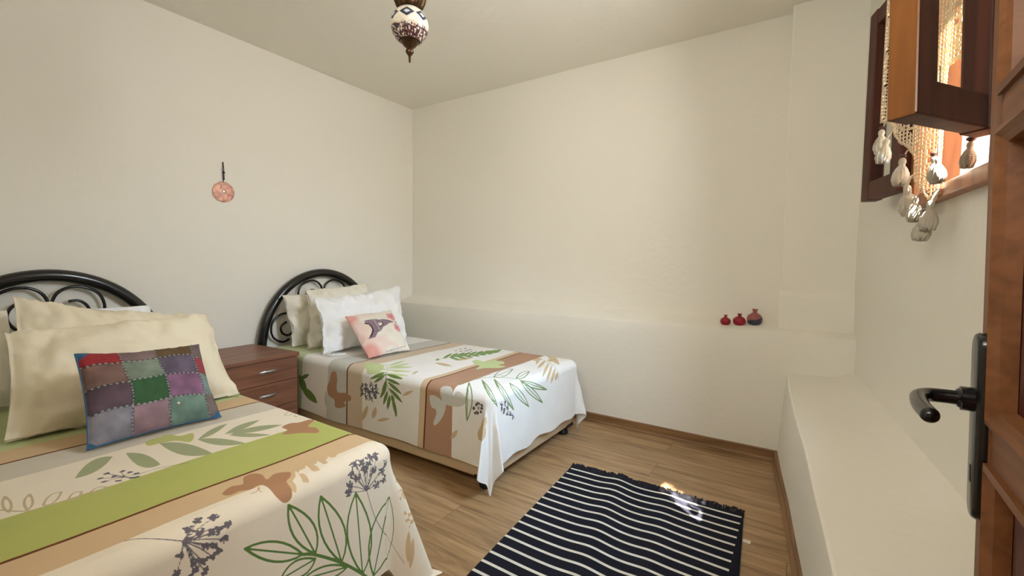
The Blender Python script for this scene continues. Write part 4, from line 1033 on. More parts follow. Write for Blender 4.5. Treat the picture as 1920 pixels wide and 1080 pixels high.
# ------------------------------------------------------------------ pillows and cushions
def pillow_points(TL, TR, BR, BL, T, n=56, m=44, pinch=0.05, flange=0.0, wr=0.006, seed=0.0, p=2.1):
    TL, TR, BR, BL = [np.array(q, float) for q in (TL, TR, BR, BL)]
    s = np.linspace(-1, 1, n)
    t = np.linspace(-1, 1, m)
    Sg, Tg = np.meshgrid(s, t)
    e = 1 - flange
    s2 = Sg * (1 - pinch * (1 - Tg ** 2))
    t2 = Tg * (1 - pinch * 1.2 * (1 - Sg ** 2))
    a, b = (s2 + 1) / 2, (t2 + 1) / 2
    base = (TL * ((1 - a) * (1 - b))[..., None] + TR * (a * (1 - b))[..., None]
            + BR * (a * b)[..., None] + BL * ((1 - a) * b)[..., None])
    nrm = np.cross(TR - TL + BR - BL, BL - TL + BR - TR)
    nrm = nrm / np.linalg.norm(nrm)
    if nrm[0] < 0:
        nrm = -nrm
    ss = np.clip(np.abs(Sg) / e, 0, 1)
    tt = np.clip(np.abs(Tg) / e, 0, 1)
    h = T / 2 * np.sqrt((1 - ss ** p) * (1 - tt ** p)) + 0.002
    w = np.zeros_like(h)
    L1, L2 = np.linalg.norm(TR - TL), np.linalg.norm(BL - TL)
    for i in range(m):
        for j in range(n):
            q = Vector((Sg[i, j] * L1 * 5, Tg[i, j] * L2 * 5, seed))
            k = Vector((Sg[i, j] * L1 * 13, Tg[i, j] * L2 * 6, seed + 7))
            edge = max(ss[i, j], tt[i, j]) ** 3
            w[i, j] = (noise.noise(q) * wr * 2.0 + noise.noise(q * 2.3) * wr * .8 + (noise.ridged_multi_fractal(k, 1, 2, 3, 1, 1) - .8) * wr * edge * 1.1) if wr else 0
    front = base + nrm * (h + w)[..., None]
    back = base - nrm * (h - w * .3)[..., None]
    return front, back, Sg, Tg

def pillow(name, corners, T, mat, label, cat, parent=None, colorfn=None, **k):
    fr, bk, Sg, Tg = pillow_points(*corners, T, **k)
    m, n = Sg.shape
    P = np.concatenate([fr.reshape(-1, 3), bk.reshape(-1, 3)])
    idx = np.arange(m * n).reshape(m, n)
    q = np.stack([idx[:-1, :-1], idx[1:, :-1], idx[1:, 1:], idx[:-1, 1:]], -1).reshape(-1, 4)
    faces = np.concatenate([q, q[:, ::-1] + m * n]).tolist()
    ring = list(idx[0, :]) + list(idx[1:, -1]) + list(idx[-1, -2::-1]) + list(idx[-2:0:-1, 0])
    for a, b in zip(ring, ring[1:] + ring[:1]):
        faces.append([int(b), int(a), int(a) + m * n, int(b) + m * n])
    me = bpy.data.meshes.new(name)
    me.from_pydata(P.tolist(), [], faces)
    for pl in me.polygons:
        pl.use_smooth = True
    if colorfn is not None:
        c = colorfn((Sg + 1) / 2, (Tg + 1) / 2)
        c = np.concatenate([c.reshape(-1, 3), c.reshape(-1, 3)])
        c = np.concatenate([c, np.ones((len(c), 1))], 1)
        at = me.attributes.new('tint', 'FLOAT_COLOR', 'POINT')
        at.data.foreach_set('color', c.reshape(-1).astype(np.float32))
    o = link(name, me, mat, parent)
    if label:
        tag(o, label, cat)
    return o

ZB = 0.495
# far bed, from the headboard forwards
pillow('pillow', ((-3.06, 1.715, .86), (-3.06, 2.30, .88), (-2.985, 2.33, ZB), (-2.985, 1.745, ZB)), .10, M['linen'],
       'cream pillow nearest the headboard scrolls, rearmost of the stack on the far bed', 'pillow', flange=.03, wr=.016, seed=1.0)
pillow('pillow', ((-2.945, 1.825, .90), (-2.945, 2.34, .935), (-2.825, 2.42, ZB), (-2.825, 1.75, ZB)), .12, M['linen'],
       'cream pillow between the rear pillow and the big white one on the far bed', 'pillow', flange=.03, wr=.016, seed=5.0)
fp = pillow('pillow', ((-2.775, 1.775, .845), (-2.775, 2.545, .91), (-2.565, 2.43, ZB), (-2.585, 1.715, ZB)), .17, M['linen_white'],
            'big white pillow behind the pink tower-print cushion', 'pillow', flange=.03, wr=.016, seed=9.0, pinch=.065)
bm = bmesh.new()
for pts in ([(-2.545, 1.715, .500), (-2.515, 1.700, .512), (-2.50, 1.715, .53), (-2.515, 1.745, .525), (-2.535, 1.735, .503)],
            [(-2.54, 1.715, .498), (-2.50, 1.735, .500), (-2.475, 1.77, .499), (-2.47, 1.80, .4985)]):
    tube(bm, cat_spline(pts, 5), .006, 8)
tag(obj('ribbon_tie', bm, M['linen_white'], fp, smooth=True, angle=60), 'small white knotted ribbon at the lower corner')

# near bed
pillow('pillow', ((-2.87, .13, .875), (-2.87, .395, .875), (-2.62, .41, ZB + .008), (-2.62, .13, ZB + .008)), .11, M['linen'],
       'cream pillow at the left edge, behind the pair on the nearest bed', 'pillow', flange=.03, wr=.009, seed=12.0)
pillow('pillow', ((-2.97, .46, .87), (-2.97, .93, .852), (-2.87, .95, ZB), (-2.87, .46, ZB)), .08, M['linen_white'],
       'white pillow just showing in front of the near headboard, behind the cream pair', 'pillow', flange=.03, wr=.006, seed=15.0)
pillow('pillow', ((-2.66, .384, .942), (-2.64, .96, .82), (-2.43, .965, ZB), (-2.46, .33, ZB)), .20, M['linen_cream'],
       'tall cream pillow with its corner up against the near headboard, second from the front', 'pillow', flange=.03, wr=.014, seed=18.0, pinch=.06)
pillow('pillow', ((-2.40, .322, .826), (-2.40, .975, .84), (-2.105, .975, ZB), (-2.15, .275, ZB)), .24, M['linen_cream'],
       'long cream pillow right behind the patchwork cushion', 'pillow', flange=.03, wr=.014, seed=21.0, pinch=.045)

def lc(*a):
    return np.array(lin(*a)[:3])

PATCH = [[(172, 14, 30), (142, 114, 112), (108, 80, 40), (128, 104, 104)],
         [(136, 100, 90), (134, 148, 128), (104, 90, 110), (170, 52, 62)],
         [(98, 74, 90), (46, 100, 52), (146, 96, 132), (128, 154, 148)],
         [(146, 142, 156), (156, 122, 132), (112, 144, 128), (130, 110, 106)]]

def patchwork(a, b):
    out = np.zeros(a.shape + (3,))
    cols = [.305, .585, .905]
    rows = [[.17, .42, .69], [.155, .40, .69], [.155, .41, .70], [.20, .42, .69]]
    for i in range(a.shape[0]):
        for j in range(a.shape[1]):
            x, y = a[i, j], b[i, j]
            xx = x + .012 * math.sin(y * 9)
            yy = y + .010 * math.sin(x * 11)
            c = sum(xx > k for k in cols)
            r = sum(yy > k for k in rows[c])
            base = lc(*PATCH[r][c])
            base = (base * .88 + base.mean() * .12) * .78
            n1 = noise.noise(Vector((x * 7, y * 6, r * 4.0 + c * 9.0)))
            n2 = noise.noise(Vector((x * 18, y * 16, r * 3.0 + c)))
            k = 1.0 + (0.45 if (r, c) not in ((2, 1), (0, 0), (1, 3)) else .1) * n1 + .15 * n2
            col = base * max(k, .35)
            dx = min(abs(xx - q) for q in cols)
            dy = min(abs(yy - q) for q in rows[c])
            if dx < .0055 and math.sin(y * 170) > .1 or dy < .0075 and math.sin(x * 150) > .1:
                col = lc(160, 168, 160) * .8
            elif dx < .010 or dy < .013:
                col = base * .55
            if y > .985 or (x + y < .10) or (x + 1 - y < .07) or (1 - x + 1 - y < .10) or x < .006:
                col = lc(46, 92, 128)
            out[i, j] = col
    return out

pc = pillow('cushion', ((-2.03, .424, .778), (-2.03, .792, .760), (-1.85, .792, ZB), (-1.86, .408, ZB)), .10,
            attr_mat('patchwork_cloth', .75, .35, 300), 'patchwork cushion of green, purple and red squares on the nearest bed', 'cushion',
            colorfn=patchwork, n=170, m=130, pinch=.055, flange=.03, wr=.003, seed=30.0)
bm = bmesh.new()
lathe(bm, [(.001, 0), (.005, .001), (.005, .003), (.001, .005)], 12)
sq = obj('sequin', bm, M['silver'], pc, smooth=True)
sq.rotation_euler = (0, 1.2, 0)
sq.location = (-1.838, .648, .590)

def poly_fn(pts):
    return lambda a, b: np.where(inside(a, b, pts), seg_dist(a, b, pts, True), -seg_dist(a, b, pts, True))

TOWER = [(.229, .239), (.319, .244), (.41, .246), (.512, .284), (.612, .297), (.706, .325), (.86, .385), (.79, .405), (.692, .419), (.607, .457), (.528, .48),
         (.433, .565), (.343, .593), (.252, .675), (.152, .679), (.101, .656), (.176, .635), (.267, .538), (.288, .415), (.271, .343), (.203, .306)]

def tower_print(a, b):
    nz = np.zeros(a.shape)
    fn = np.zeros(a.shape)
    for i in range(a.shape[0]):
        for j in range(a.shape[1]):
            nz[i, j] = noise.noise(Vector((a[i, j] * 3, b[i, j] * 6, 2.0)))
            fn[i, j] = noise.noise(Vector((a[i, j] * 30, b[i, j] * 30, 5.0)))
    out = np.zeros(a.shape + (3,)) + lc(236, 228, 214)
    pk = np.clip(.95 - a * 1.9 + nz * .9 + (b - .45) * .6 * (a < .7), 0, 1)[..., None] * .62
    out = out * (1 - pk) + lc(228, 176, 160) * pk
    c1 = np.clip(.20 - np.hypot(a - .02, b - .06), 0, .1)[..., None] * 7
    c2 = np.clip(.26 - np.hypot(a - .05, b - .97), 0, .1)[..., None] * 6
    for c in (c1, c2):
        out = out * (1 - c) + lc(216, 122, 112) * c
    def lay(sd, col, soft=.006):
        nonlocal out
        k = np.clip(sd / soft + .5, 0, 1)[..., None]
        out = out * (1 - k) + col * k
    body = poly_fn(TOWER)(a, b)
    lay(body, lc(140, 120, 128) * (1 + .5 * fn[..., None]), .012)
    lay(np.minimum(body, .05 - np.abs(((a * 1.1 - b * .55) * 16) % 1 - .5)) * .3, lc(96, 78, 90), .01)
    lay(poly_fn([(.452, .369), (.54, .367), (.559, .413), (.452, .454)])(a, b), lc(236, 222, 210))
    lay(.010 - seg_dist(a, b, [(.54, .36), (.565, .405), (.51, .44), (.452, .462)], False), lc(66, 42, 56))
    lay(.010 - seg_dist(a, b, [(.409, .249), (.407, .589)], False), lc(190, 166, 168))
    lay(.016 - seg_dist(a, b, [(.20, .318), (.264, .356), (.282, .442), (.274, .511), (.222, .587), (.165, .636)], False), lc(66, 30, 44))
    for cx, cy, r in ((.865, .225, .105), (.885, .515, .092)):
        an = np.arctan2(b - cy, a - cx)
        d = np.hypot(a - cx, b - cy)
        rose = r * (1 + .10 * np.sin(an * 5)) - d
        lay(rose, lc(232, 166, 164), .02)
        lay(np.minimum(rose, .009 - np.abs((d + an * r * .10) % (r * .42) - r * .2)), lc(216, 134, 136), .02)
        lay(r * .16 - d, lc(166, 70, 80), .02)
    lay(.035 - np.hypot((a - .955), b - .365), lc(150, 118, 110), .03)
    lay(.006 - seg_dist(a, b, [(.93, .80), (.90, .93), (.70, .97), (.40, .985)], False), lc(176, 170, 176), .01)
    return np.clip(out, 0, 1)

pillow('cushion', ((-2.54, 1.85, .734), (-2.54, 2.24, .745), (-2.245, 2.155, ZB), (-2.25, 1.805, ZB)), .11,
       attr_mat('printed_cushion_cloth', .85, .25, 300), 'small pink and cream cushion printed with a lattice tower and roses, far bed', 'cushion',
       colorfn=tower_print, n=150, m=140, pinch=.045, flange=.0, wr=.004, seed=40.0)

# ------------------------------------------------------------------ bedside cabinet
ns = empty('bedside_cabinet', (-3.185, 1.572, 0), math.radians(4.0))
DX, DY = 0.510, 0.462            # local: x out from the wall, y from 0 towards -DY
bm = bmesh.new()
box(bm, (0.0, -DY, 0.498), (DX, 0.0, 0.521), .003)
obj('cabinet_top', bm, M['cherry'], ns)
bm = bmesh.new()
box(bm, (0.006, -DY + .010, 0.0), (DX - .030, -DY + .028, 0.497))
box(bm, (0.006, -0.028, 0.0), (DX - .030, -0.010, 0.497))
box(bm, (0.006, -DY + .028, 0.0), (0.018, -0.028, 0.497))
box(bm, (0.018, -DY + .028, 0.015), (DX - .034, -0.028, 0.040))
bmesh.ops.remove_doubles(bm, verts=bm.verts, dist=1e-5)
obj('carcass', bm, M['cherry'], ns)
for z0, z1 in ((.3575, .4945), (.2045, .3535), (.0505, .2005)):
    bm = bmesh.new()
    box(bm, (DX - .030, -DY + .010, z0), (DX - .010, -0.010, z1), .002)
    dr = obj('drawer', bm, M['cherry'], ns)
    zc, yc = (z0 + z1) / 2 + .006, -DY / 2 + .03
    rings = []
    for k in range(17):
        f = k / 16 * 2 - 1
        w = .0085 * (1 - f * f) ** .6 + .0012
        o = .014 * (1 - f * f) + .001
        rings.append([(DX - .010 + o * q, yc + f * .062, zc + w * r) for q, r in ((0, -1), (.75, -.8), (1, 0), (.75, .8), (0, 1))])
    bm = bmesh.new()
    loft(bm, rings)
    tag(obj('handle', bm, M['steel'], dr, smooth=True, angle=50), 'silver bow handle')
tag(ns, 'reddish brown bedside cabinet with silver bow handles between the two beds', 'bedside cabinet')

# ------------------------------------------------------------------ striped rug
def rug_mat():
    mt, N, L, P = new_mat('navy_rug_stripes')
    tc = N.new('ShaderNodeTexCoord')
    sp = N.new('ShaderNodeSeparateXYZ')
    L.new(tc.outputs['Object'], sp.inputs[0])
    f = mathn(N, L, 'FRACT', mathn(N, L, 'MULTIPLY_ADD', sp.outputs['Y'], 1 / 0.0573, 0.5))
    d = mathn(N, L, 'ABSOLUTE', mathn(N, L, 'SUBTRACT', f, 0.5))
    inx = mathn(N, L, 'LESS_THAN', mathn(N, L, 'ABSOLUTE', mathn(N, L, 'ADD', sp.outputs['X'], 0.0)), 0.409)
    s = mathn(N, L, 'MULTIPLY', mathn(N, L, 'LESS_THAN', d, 0.115), inx)
    s = mathn(N, L, 'MULTIPLY', s, mathn(N, L, 'LESS_THAN', sp.outputs['Y'], 0.02))
    c = mixc(N, L, s, lin(30, 29, 38), lin(226, 220, 204))
    L.new(c, P.inputs['Base Color'])
    P.inputs['Roughness'].default_value = 0.95
    P.inputs['Specular IOR Level'].default_value = 0.15
    wv = N.new('ShaderNodeTexWave')
    wv.inputs['Scale'].default_value = 110
    wv.bands_direction = 'X'
    L.new(tc.outputs['Object'], wv.inputs['Vector'])
    b = N.new('ShaderNodeBump')
    b.inputs['Strength'].default_value = 0.4
    b.inputs['Distance'].default_value = 0.002
    L.new(wv.outputs['Fac'], b.inputs['Height'])
    L.new(b.outputs['Normal'], P.inputs['Normal'])
    return mt

rug = empty('striped_rug', (-0.582, 2.120, 0.0))
RL = 1.42
def rug_z(x, y):
    fade = 0.55 + 0.45 * math.cos(min(max(-y, 0), 1.2) * 2.2)
    return (0.013 * math.exp(-((x + .145 + .16 * y) / .065) ** 2) * fade + 0.006 * math.exp(-((x - .10 + .10 * y) / .06) ** 2)
            + 0.0025 * (1 + math.sin(x * 17 + y * 6)) * .5)
nx, ny = 110, 150
def rug_p(i, j, zoff):
    y = 0.022 - RL * j / ny
    x = (-0.4165 + 0.833 * i / nx) + 0.066 * (-y)
    return (x, y, 0.0015 + zoff + rug_z(x, y))
bm = bmesh.new()
tp = [[bm.verts.new(rug_p(i, j, .006)) for i in range(nx + 1)] for j in range(ny + 1)]
bt = [[bm.verts.new(rug_p(i, j, 0)) for i in range(nx + 1)] for j in range(ny + 1)]
for j in range(ny):
    for i in range(nx):
        bm.faces.new((tp[j][i], tp[j + 1][i], tp[j + 1][i + 1], tp[j][i + 1]))
        bm.faces.new((bt[j][i], bt[j][i + 1], bt[j + 1][i + 1], bt[j + 1][i]))
for j in range(ny):
    bm.faces.new((tp[j][0], bt[j][0], bt[j + 1][0], tp[j + 1][0]))
    bm.faces.new((tp[j][nx], tp[j + 1][nx], bt[j + 1][nx], bt[j][nx]))
for i in range(nx):
    bm.faces.new((tp[0][i], tp[0][i + 1], bt[0][i + 1], bt[0][i]))
    bm.faces.new((tp[ny][i], bt[ny][i], bt[ny][i + 1], tp[ny][i + 1]))
# stripe coordinates must not follow the skew: the cloth is printed square, so shear only the outline
wl = obj('woven_field', bm, rug_mat(), rug, smooth=True, angle=60)
rr = random.Random(8)
bm = bmesh.new()
M['fringe'] = plain('navy_rug_fringe', lin(28, 26, 36), 0.95)
for k in range(300):
    x = -0.4165 + 0.833 * (k + rr.random()) / 300
    z0 = rug_z(x, .02) + .006
    a, l = rr.uniform(-.5, .5), rr.uniform(.030, .062)
    lift = rr.uniform(.0, .016)
    q = [(x, .016, z0), (x + a * l * .3, .016 + l * .4, z0 + lift), (x + a * l * .7, .016 + l * .8, max(z0 * .6 + lift * .6, .004)),
         (x + a * l, .016 + l, rr.uniform(.003, .010))]
    tube(bm, q, [.0034, .0036, .0032, .0020], 5)
tag(obj('fringe', bm, M['fringe'], rug), 'short dark fringe along the far edge', kind='stuff')
bm = bmesh.new()
box(bm, (.430, -.178, .001), (.458, -.155, .003))
obj('care_tag', bm, plain('white_tag', lin(226, 214, 196), .8), rug)
tag(rug, 'dark navy rug with thin white stripes and a dark fringe on the wooden floor', 'rug')

# ------------------------------------------------------------------ copper wall medallion
md = empty('wall_medallion', (XL, 1.410, 1.549))
bm = bmesh.new()
rings = []
nn = 60
for r, h in ((.0, .0), (.066, .0), (.0665, .003), (.064, .006), (.056, .0065), (.046, .010), (.036, .007), (.022, .009), (.012, .010), (.0, .010)):
    ring = []
    for j in range(nn):
        a = 2 * PI * j / nn
        hh = h + (.003 * math.sin(5 * a + r * 60) if .03 < r < .06 and h > .002 else 0)
        rad = max(r, .0004) * (1 + (.02 * math.sin(a * 11) if r > .06 else 0))
        ring.append((hh + .002, rad * math.cos(a), rad * math.sin(a)))
    rings.append(ring)
loft(bm, rings)
obj('disc', bm, M['copper'], md, smooth=True, angle=50)
bm = bmesh.new()
bmesh.ops.create_uvsphere(bm, u_segments=16, v_segments=10, radius=.0125, matrix=Matrix.Translation((.011, .0, .002)) @ Matrix.Diagonal((.5, 1, 1, 1)))
obj('boss', bm, M['silver'], md, smooth=True)
bm = bmesh.new()
for s in (-1, 1):
    tube(bm, [(.008, 0, .062), (.009, s * .002, .095), (.009, s * .003, .150), (.006, s * .001, .186)], .0022, 8)
obj('cord', bm, M['cord'], md, smooth=True)
bm = bmesh.new()
lathe(bm, [(.001, 0), (.005, .002), (.005, .008), (.001, .010)], 12, (.005, 0, .184))
obj('nail', bm, M['cord'], md, smooth=True)
for z, r, k in ((.126, .0085, 1.1), (.104, .0060, 1.3), (.088, .0065, 1.6)):
    bm = bmesh.new()
    bmesh.ops.create_uvsphere(bm, u_segments=14, v_segments=10, radius=r, matrix=Matrix.Translation((.010, .0006, z)) @ Matrix.Diagonal((1, 1, k, 1)))
    obj('bead', bm, M['bluebead'], md, smooth=True)
tag(md, 'round hammered copper medallion hanging from a beaded cord on the left wall', 'wall ornament')

# ------------------------------------------------------------------ pomegranate vases on the sill
def vase(x, y, z, rad, hgt, mat, label, crown):
    root = empty('pomegranate_vase', (x, y, z))
    nk = rad * .26
    prof = [(rad * .45, 0), (rad * .62, .002), (rad * .88, hgt * .16), (rad, hgt * .36), (rad * .97, hgt * .48), (rad * .80, hgt * .62), (rad * .50, hgt * .72),
            (nk * 1.05, hgt * .77), (nk, hgt * .82)]
    bm = bmesh.new()
    lathe(bm, prof, 32)
    obj('body', bm, mat, root, smooth=True, angle=60)
    def teeth(r, zz, a):
        return r, zz + (crown * abs(math.sin(a * 2.5)) if zz > hgt * .93 else 0)
    bm = bmesh.new()
    lathe(bm, [(nk, hgt * .80), (nk * 1.0, hgt * .88), (nk * 1.45, hgt * .955), (nk * 1.15, hgt * .95), (nk * .7, hgt * .86)], 40, wobble=teeth)
    obj('crown', bm, mat, root, smooth=True, angle=60)
    return tag(root, label, 'vase')

def dip_mat():
    mt, N, L, P = new_mat('rose_and_charcoal_glaze')
    tc = N.new('ShaderNodeTexCoord')
    sp = N.new('ShaderNodeSeparateXYZ')
    L.new(tc.outputs['Object'], sp.inputs[0])
    nz = N.new('ShaderNodeTexNoise')
    nz.inputs['Scale'].default_value = 26
    L.new(tc.outputs['Object'], nz.inputs['Vector'])
    h = mathn(N, L, 'MULTIPLY_ADD', nz.outputs['Fac'], .030, sp.outputs['Z'])
    h = mathn(N, L, 'MULTIPLY_ADD', sp.outputs['X'], -.25, h)
    k = mathn(N, L, 'GREATER_THAN', h, .052)
    c = mixc(N, L, k, lin(58, 58, 72), lin(158, 88, 88))
    L.new(c, P.inputs['Base Color'])
    P.inputs['Roughness'].default_value = .35
    return mt
vase(-0.376, 2.985, 0.7425, .030, .063, M['red_glaze'], 'smallest crimson pomegranate vase, leftmost of the three on the sill', .003)
vase(-0.301, 3.000, 0.7455, .036, .072, M['red_glaze'], 'squat crimson pomegranate vase in the middle of the three on the sill', .003)
vase(-0.222, 3.025, 0.750, .043, .098, dip_mat(), 'largest pomegranate vase, rose above and charcoal below, beside the corner pillar', .006)

# ------------------------------------------------------------------ mosaic pendant lamp
pl = empty('pendant_lamp', (-1.222, 1.170, ZC))
GZ = 1.957 - ZC
def sub(name, mat, prof, z=0.0, n=36, sm=60, wob=None, parent=None):
    bm = bmesh.new()
    lathe(bm, prof, n, (0, 0, z), wob)
    return obj(name, bm, mat, parent or pl, smooth=True, angle=sm)
sub('ceiling_rose', M['bronze'], [(.001, 0), (.050, 0), (.052, -.006), (.044, -.020), (.020, -.034), (.006, -.042), (.001, -.042)][::-1])
bm = bmesh.new()
z = -.040
k = 0
while z > GZ + .30:
    pts = [(.007 * math.cos(t) * (k % 2 == 0), .007 * math.cos(t) * (k % 2 == 1), z - .012 + .013 * math.sin(t)) for t in np.linspace(0, 2 * PI, 13)[:-1]]
    tube(bm, pts, .0016, 6, closed=True)
    z -= .0205
    k += 1
obj('chain', bm, M['bronze'], pl, smooth=True)
sub('stem', M['bronze'], [(.004, 0), (.011, .003), (.012, .015), (.018, .030), (.011, .045), (.009, .10), (.014, .12), (.014, .14), (.007, .155), (.007, .195), (.001, .200)], GZ + .105)
def petals(r, zz, a):
    return r * (1 + (.07 * math.cos(a * 8) if r > .04 else 0)), zz - (.004 * math.cos(a * 8) if r > .04 else 0)
sub('cup', M['bronze'], [(.012, .012), (.034, .010), (.044, .020), (.052, .040), (.056, .058), (.0535, .058), (.048, .042), (.040, .024), (.028, .018), (.012, .020)], GZ + .046, 64, 70, petals)
def mosaic(n=150, m=110):
    P = np.zeros((m, n, 3))
    C = np.zeros((m, n, 3))
    white, navy, pale, wine, cream = lc(222, 214, 198), lc(44, 52, 70), lc(196, 204, 206), lc(82, 40, 38), lc(206, 190, 170)
    for i in range(m):
        th = 0.62 + (PI - 0.62 - 0.60) * i / (m - 1)      # polar angle from the top
        for j in range(n):
            a = 2 * PI * j / (n - 1)
            r = .0665 * (1 + .02 * math.sin(th))
            P[i, j] = (r * math.sin(th) * math.cos(a), r * math.sin(th) * math.sin(a), r * math.cos(th) * .98)
            lat = PI / 2 - th
            u = ((a + 1.37) / (2 * PI) * 7) % 1 - .5
            d = abs(u) / .47 + abs(lat - .30) / .30
            c = white
            nz = noise.noise(Vector((math.cos(a) * 9, math.sin(a) * 9, th * 9)))
            if d < 1.0:
                c = navy if d > .42 else pale
            low = -.22 + .10 * abs(math.sin((a + 1.37) * 3.5))
            if lat < low:
                c = cream if lat > low - .10 else None
                if c is None:
                    cell = noise.cell_vector(Vector((math.cos(a) * 11, math.sin(a) * 11, th * 11)))
                    c = wine if cell.x + nz > .42 else (lc(214, 200, 184) if cell.y > .45 else navy * 1.2)
            C[i, j] = c * (1 + .2 * nz)
    return P, C
P_, C_ = mosaic()
gl = grid_mesh('globe', P_, attr_mat('mosaic_glass', .22, .25, 160), pl, color=C_)
gl.location = (0, 0, GZ)
fin = [(.001, -.112), (.003, -.110), (.0045, -.088), (.008, -.084), (.0135, -.076), (.014, -.070), (.010, -.064), (.013, -.060), (.022, -.052), (.029, -.040), (.033, -.0375),
       (.030, -.034), (.001, -.034)]
sub('finial', M['bronze'], [(r * 1.05, z - .018) for r, z in fin], GZ)
tag(pl, 'white and navy mosaic glass pendant lamp with bronze fittings hanging from the ceiling', 'ceiling lamp')

# ------------------------------------------------------------------ panelled door, standing open on the right
dr = tag(empty('door_1', (0, 0, 0)), kind='structure')
DD = Vector((0.057, 0.998, 0)).normalized()
DN = Vector((-DD.y, DD.x, 0))
dm = Matrix((DD, DN, Vector((0, 0, 1)))).transposed().to_4x4()
tl = math.radians(-1.35)
dm = dm @ Matrix.Rotation(tl, 4, 'X')
dm.translation = Vector((0.165, 0.03, 0)) - DN * (1.10 * math.tan(-tl))
dr.matrix_world = dm
DL, DT = 0.842, 0.040
SW = 0.055
def dobj(name, bm, mat, parent=None, **k):
    o = obj(name, bm, mat, parent or dr, **k)
    return tag(o, kind='structure') if parent is None else o
for x0, x1 in ((0.0, SW), (DL - SW, DL)):
    bm = bmesh.new()
    box(bm, (x0, -DT, 0.012), (x1, 0, 2.03), .003)
    dobj('stile', bm, M['door_wood'])
rails = [(0.012, 0.075), (0.410, 0.466), (0.844, 0.902), (1.278, 1.326), (1.712, 1.760), (1.965, 2.03)]
for z0, z1 in rails:
    bm = bmesh.new()
    box(bm, (SW, -DT + .001, z0), (DL - SW, -.001, z1), .003)
    dobj('rail', bm, M['door_rail'])
for (a0, a1), (b0, b1) in zip(rails[:-1], rails[1:]):
    z0, z1, x0, x1 = a1, b0, SW, DL - SW
    bm = bmesh.new()
    def fr(ins, y):
        i2 = ins if z1 - z0 > .3 else ins * .7
        return [(x0 + ins, y, z0 + i2), (x1 - ins, y, z0 + i2), (x1 - ins, y, z1 - i2), (x0 + ins, y, z1 - i2)]
    for sgn in (1, -1):
        yy = lambda q: q if sgn > 0 else -DT - q
        loft(bm, [fr(-.002, yy(-.020)), fr(.020, yy(-.020)), fr(.090, yy(-.008)), fr(.094, yy(-.006))], caps=False)
        e = [v for v in bm.verts]
        R = fr(.094, yy(-.006))
        bm.faces.new([bm.verts.new(q) for q in R])
    bmesh.ops.remove_doubles(bm, verts=bm.verts, dist=1e-5)
    dobj('panel', bm, M['door_panel'])
    bm = bmesh.new()
    def mo(ins, y):
        return [(x0 + ins, y, z0 + ins), (x1 - ins, y, z0 + ins), (x1 - ins, y, z1 - ins), (x0 + ins, y, z1 - ins)]
    loft(bm, [mo(-.003, -.012), mo(-.003, .0045), mo(.005, .0065), mo(.011, .001), mo(.018, -.003), mo(.021, -.019)], caps=False)
    dobj('moulding', bm, M['door_rail'])
# black lever handle on its long plate
hd = tag(empty('door_handle', (DL - .028, 0, 0.888)), 'black lever handle on a long black plate')
hd.parent = dr
bm = bmesh.new()
out = []
for k in range(13):
    a = PI * k / 12
    out.append((.020 * math.cos(a), .108 + .020 * math.sin(a)))
for k in range(13):
    a = PI + PI * k / 12
    out.append((.020 * math.cos(a), -.108 + .020 * math.sin(a)))
def ring(ins, y):
    return [(x * (1 - ins / .020), y, z * (1 - ins / .128)) for x, z in out]
loft(bm, [ring(0, .0), ring(0, .007), ring(.002, .0105), ring(.005, .0118)])
bm.normal_update()
obj('plate', bm, M['black'], hd, smooth=True, angle=50)
bm = bmesh.new()
box(bm, (-.0035, .0112, -.078), (.0035, .0126, -.054), .001)
obj('keyhole', bm, M['blackmatt'], hd)
bm = bmesh.new()
tube(bm, [(0, .008, .036), (0, .024, .036), (0, .025, .036), (0, .028, .036)], [.0165, .0165, .0135, .012], 20)
tube(bm, cat_spline([(0, .026, .036), (0, .044, .036), (-.004, .058, .036), (-.020, .068, .036), (-.045, .071, .035), (-.075, .071, .034), (-.108, .068, .033)], 6), .0098, 16)
bmesh.ops.create_uvsphere(bm, u_segments=16, v_segments=10, radius=.0099, matrix=Matrix.Translation((-.108, .068, .033)))
obj('lever', bm, M['black'], hd, smooth=True, angle=60)

# ------------------------------------------------------------------ crochet curtain with tassels
cr = empty('crochet_curtain', (0.29, 1.66, 2.15))
path = cat_spline([(.276, 1.985, 0), (.245, 1.99, 0), (.212, 1.985, 0), (.222, 1.94, 0), (.245, 1.875, 0), (.262, 1.80, 0), (.29, 1.66, 0), (.312, 1.57, 0), (.340, 1.462, 0)], 12)
cum = [0.0]
for a, b in zip(path[:-1], path[1:]):
    cum.append(cum[-1] + (b - a).length)
LEN = cum[-1]
def on_path(s):
    s = min(max(s, 0), LEN)
    for i in range(len(cum) - 1):
        if cum[i + 1] >= s:
            f = (s - cum[i]) / (cum[i + 1] - cum[i])
            p = path[i].lerp(path[i + 1], f)
            t = (path[i + 1] - path[i]).normalized()
            return p, Vector((-t.y, t.x, 0)) * -1
    return path[-1], Vector((0, 1, 0))
def s_of(y):
    k = min(range(len(path)), key=lambda i: abs(path[i].y - y))
    return cum[k]
hem_pts = sorted([(0.0, 1.625), (s_of(1.95), 1.585), (s_of(1.90), 1.545), (s_of(1.818), 1.462), (s_of(1.74), 1.37), (s_of(1.66), 1.275), (s_of(1.62), 1.32),
                  (s_of(1.615), 1.36), (s_of(1.595), 1.62), (s_of(1.484), 1.63), (LEN, 1.63)])
def hem(s):
    for (a, za), (b, zb) in zip(hem_pts[:-1], hem_pts[1:]):
        if a <= s <= b:
            return za + (zb - za) * (s - a) / max(b - a, 1e-6)
    return hem_pts[-1][1]
def cur_p(s, z):
    p, nn_ = on_path(s)
    o = .010 * math.sin(s * 42) * (.4 + .6 * min((2.15 - z) / .3, 1))
    return p + nn_ * o + Vector((0, 0, z))
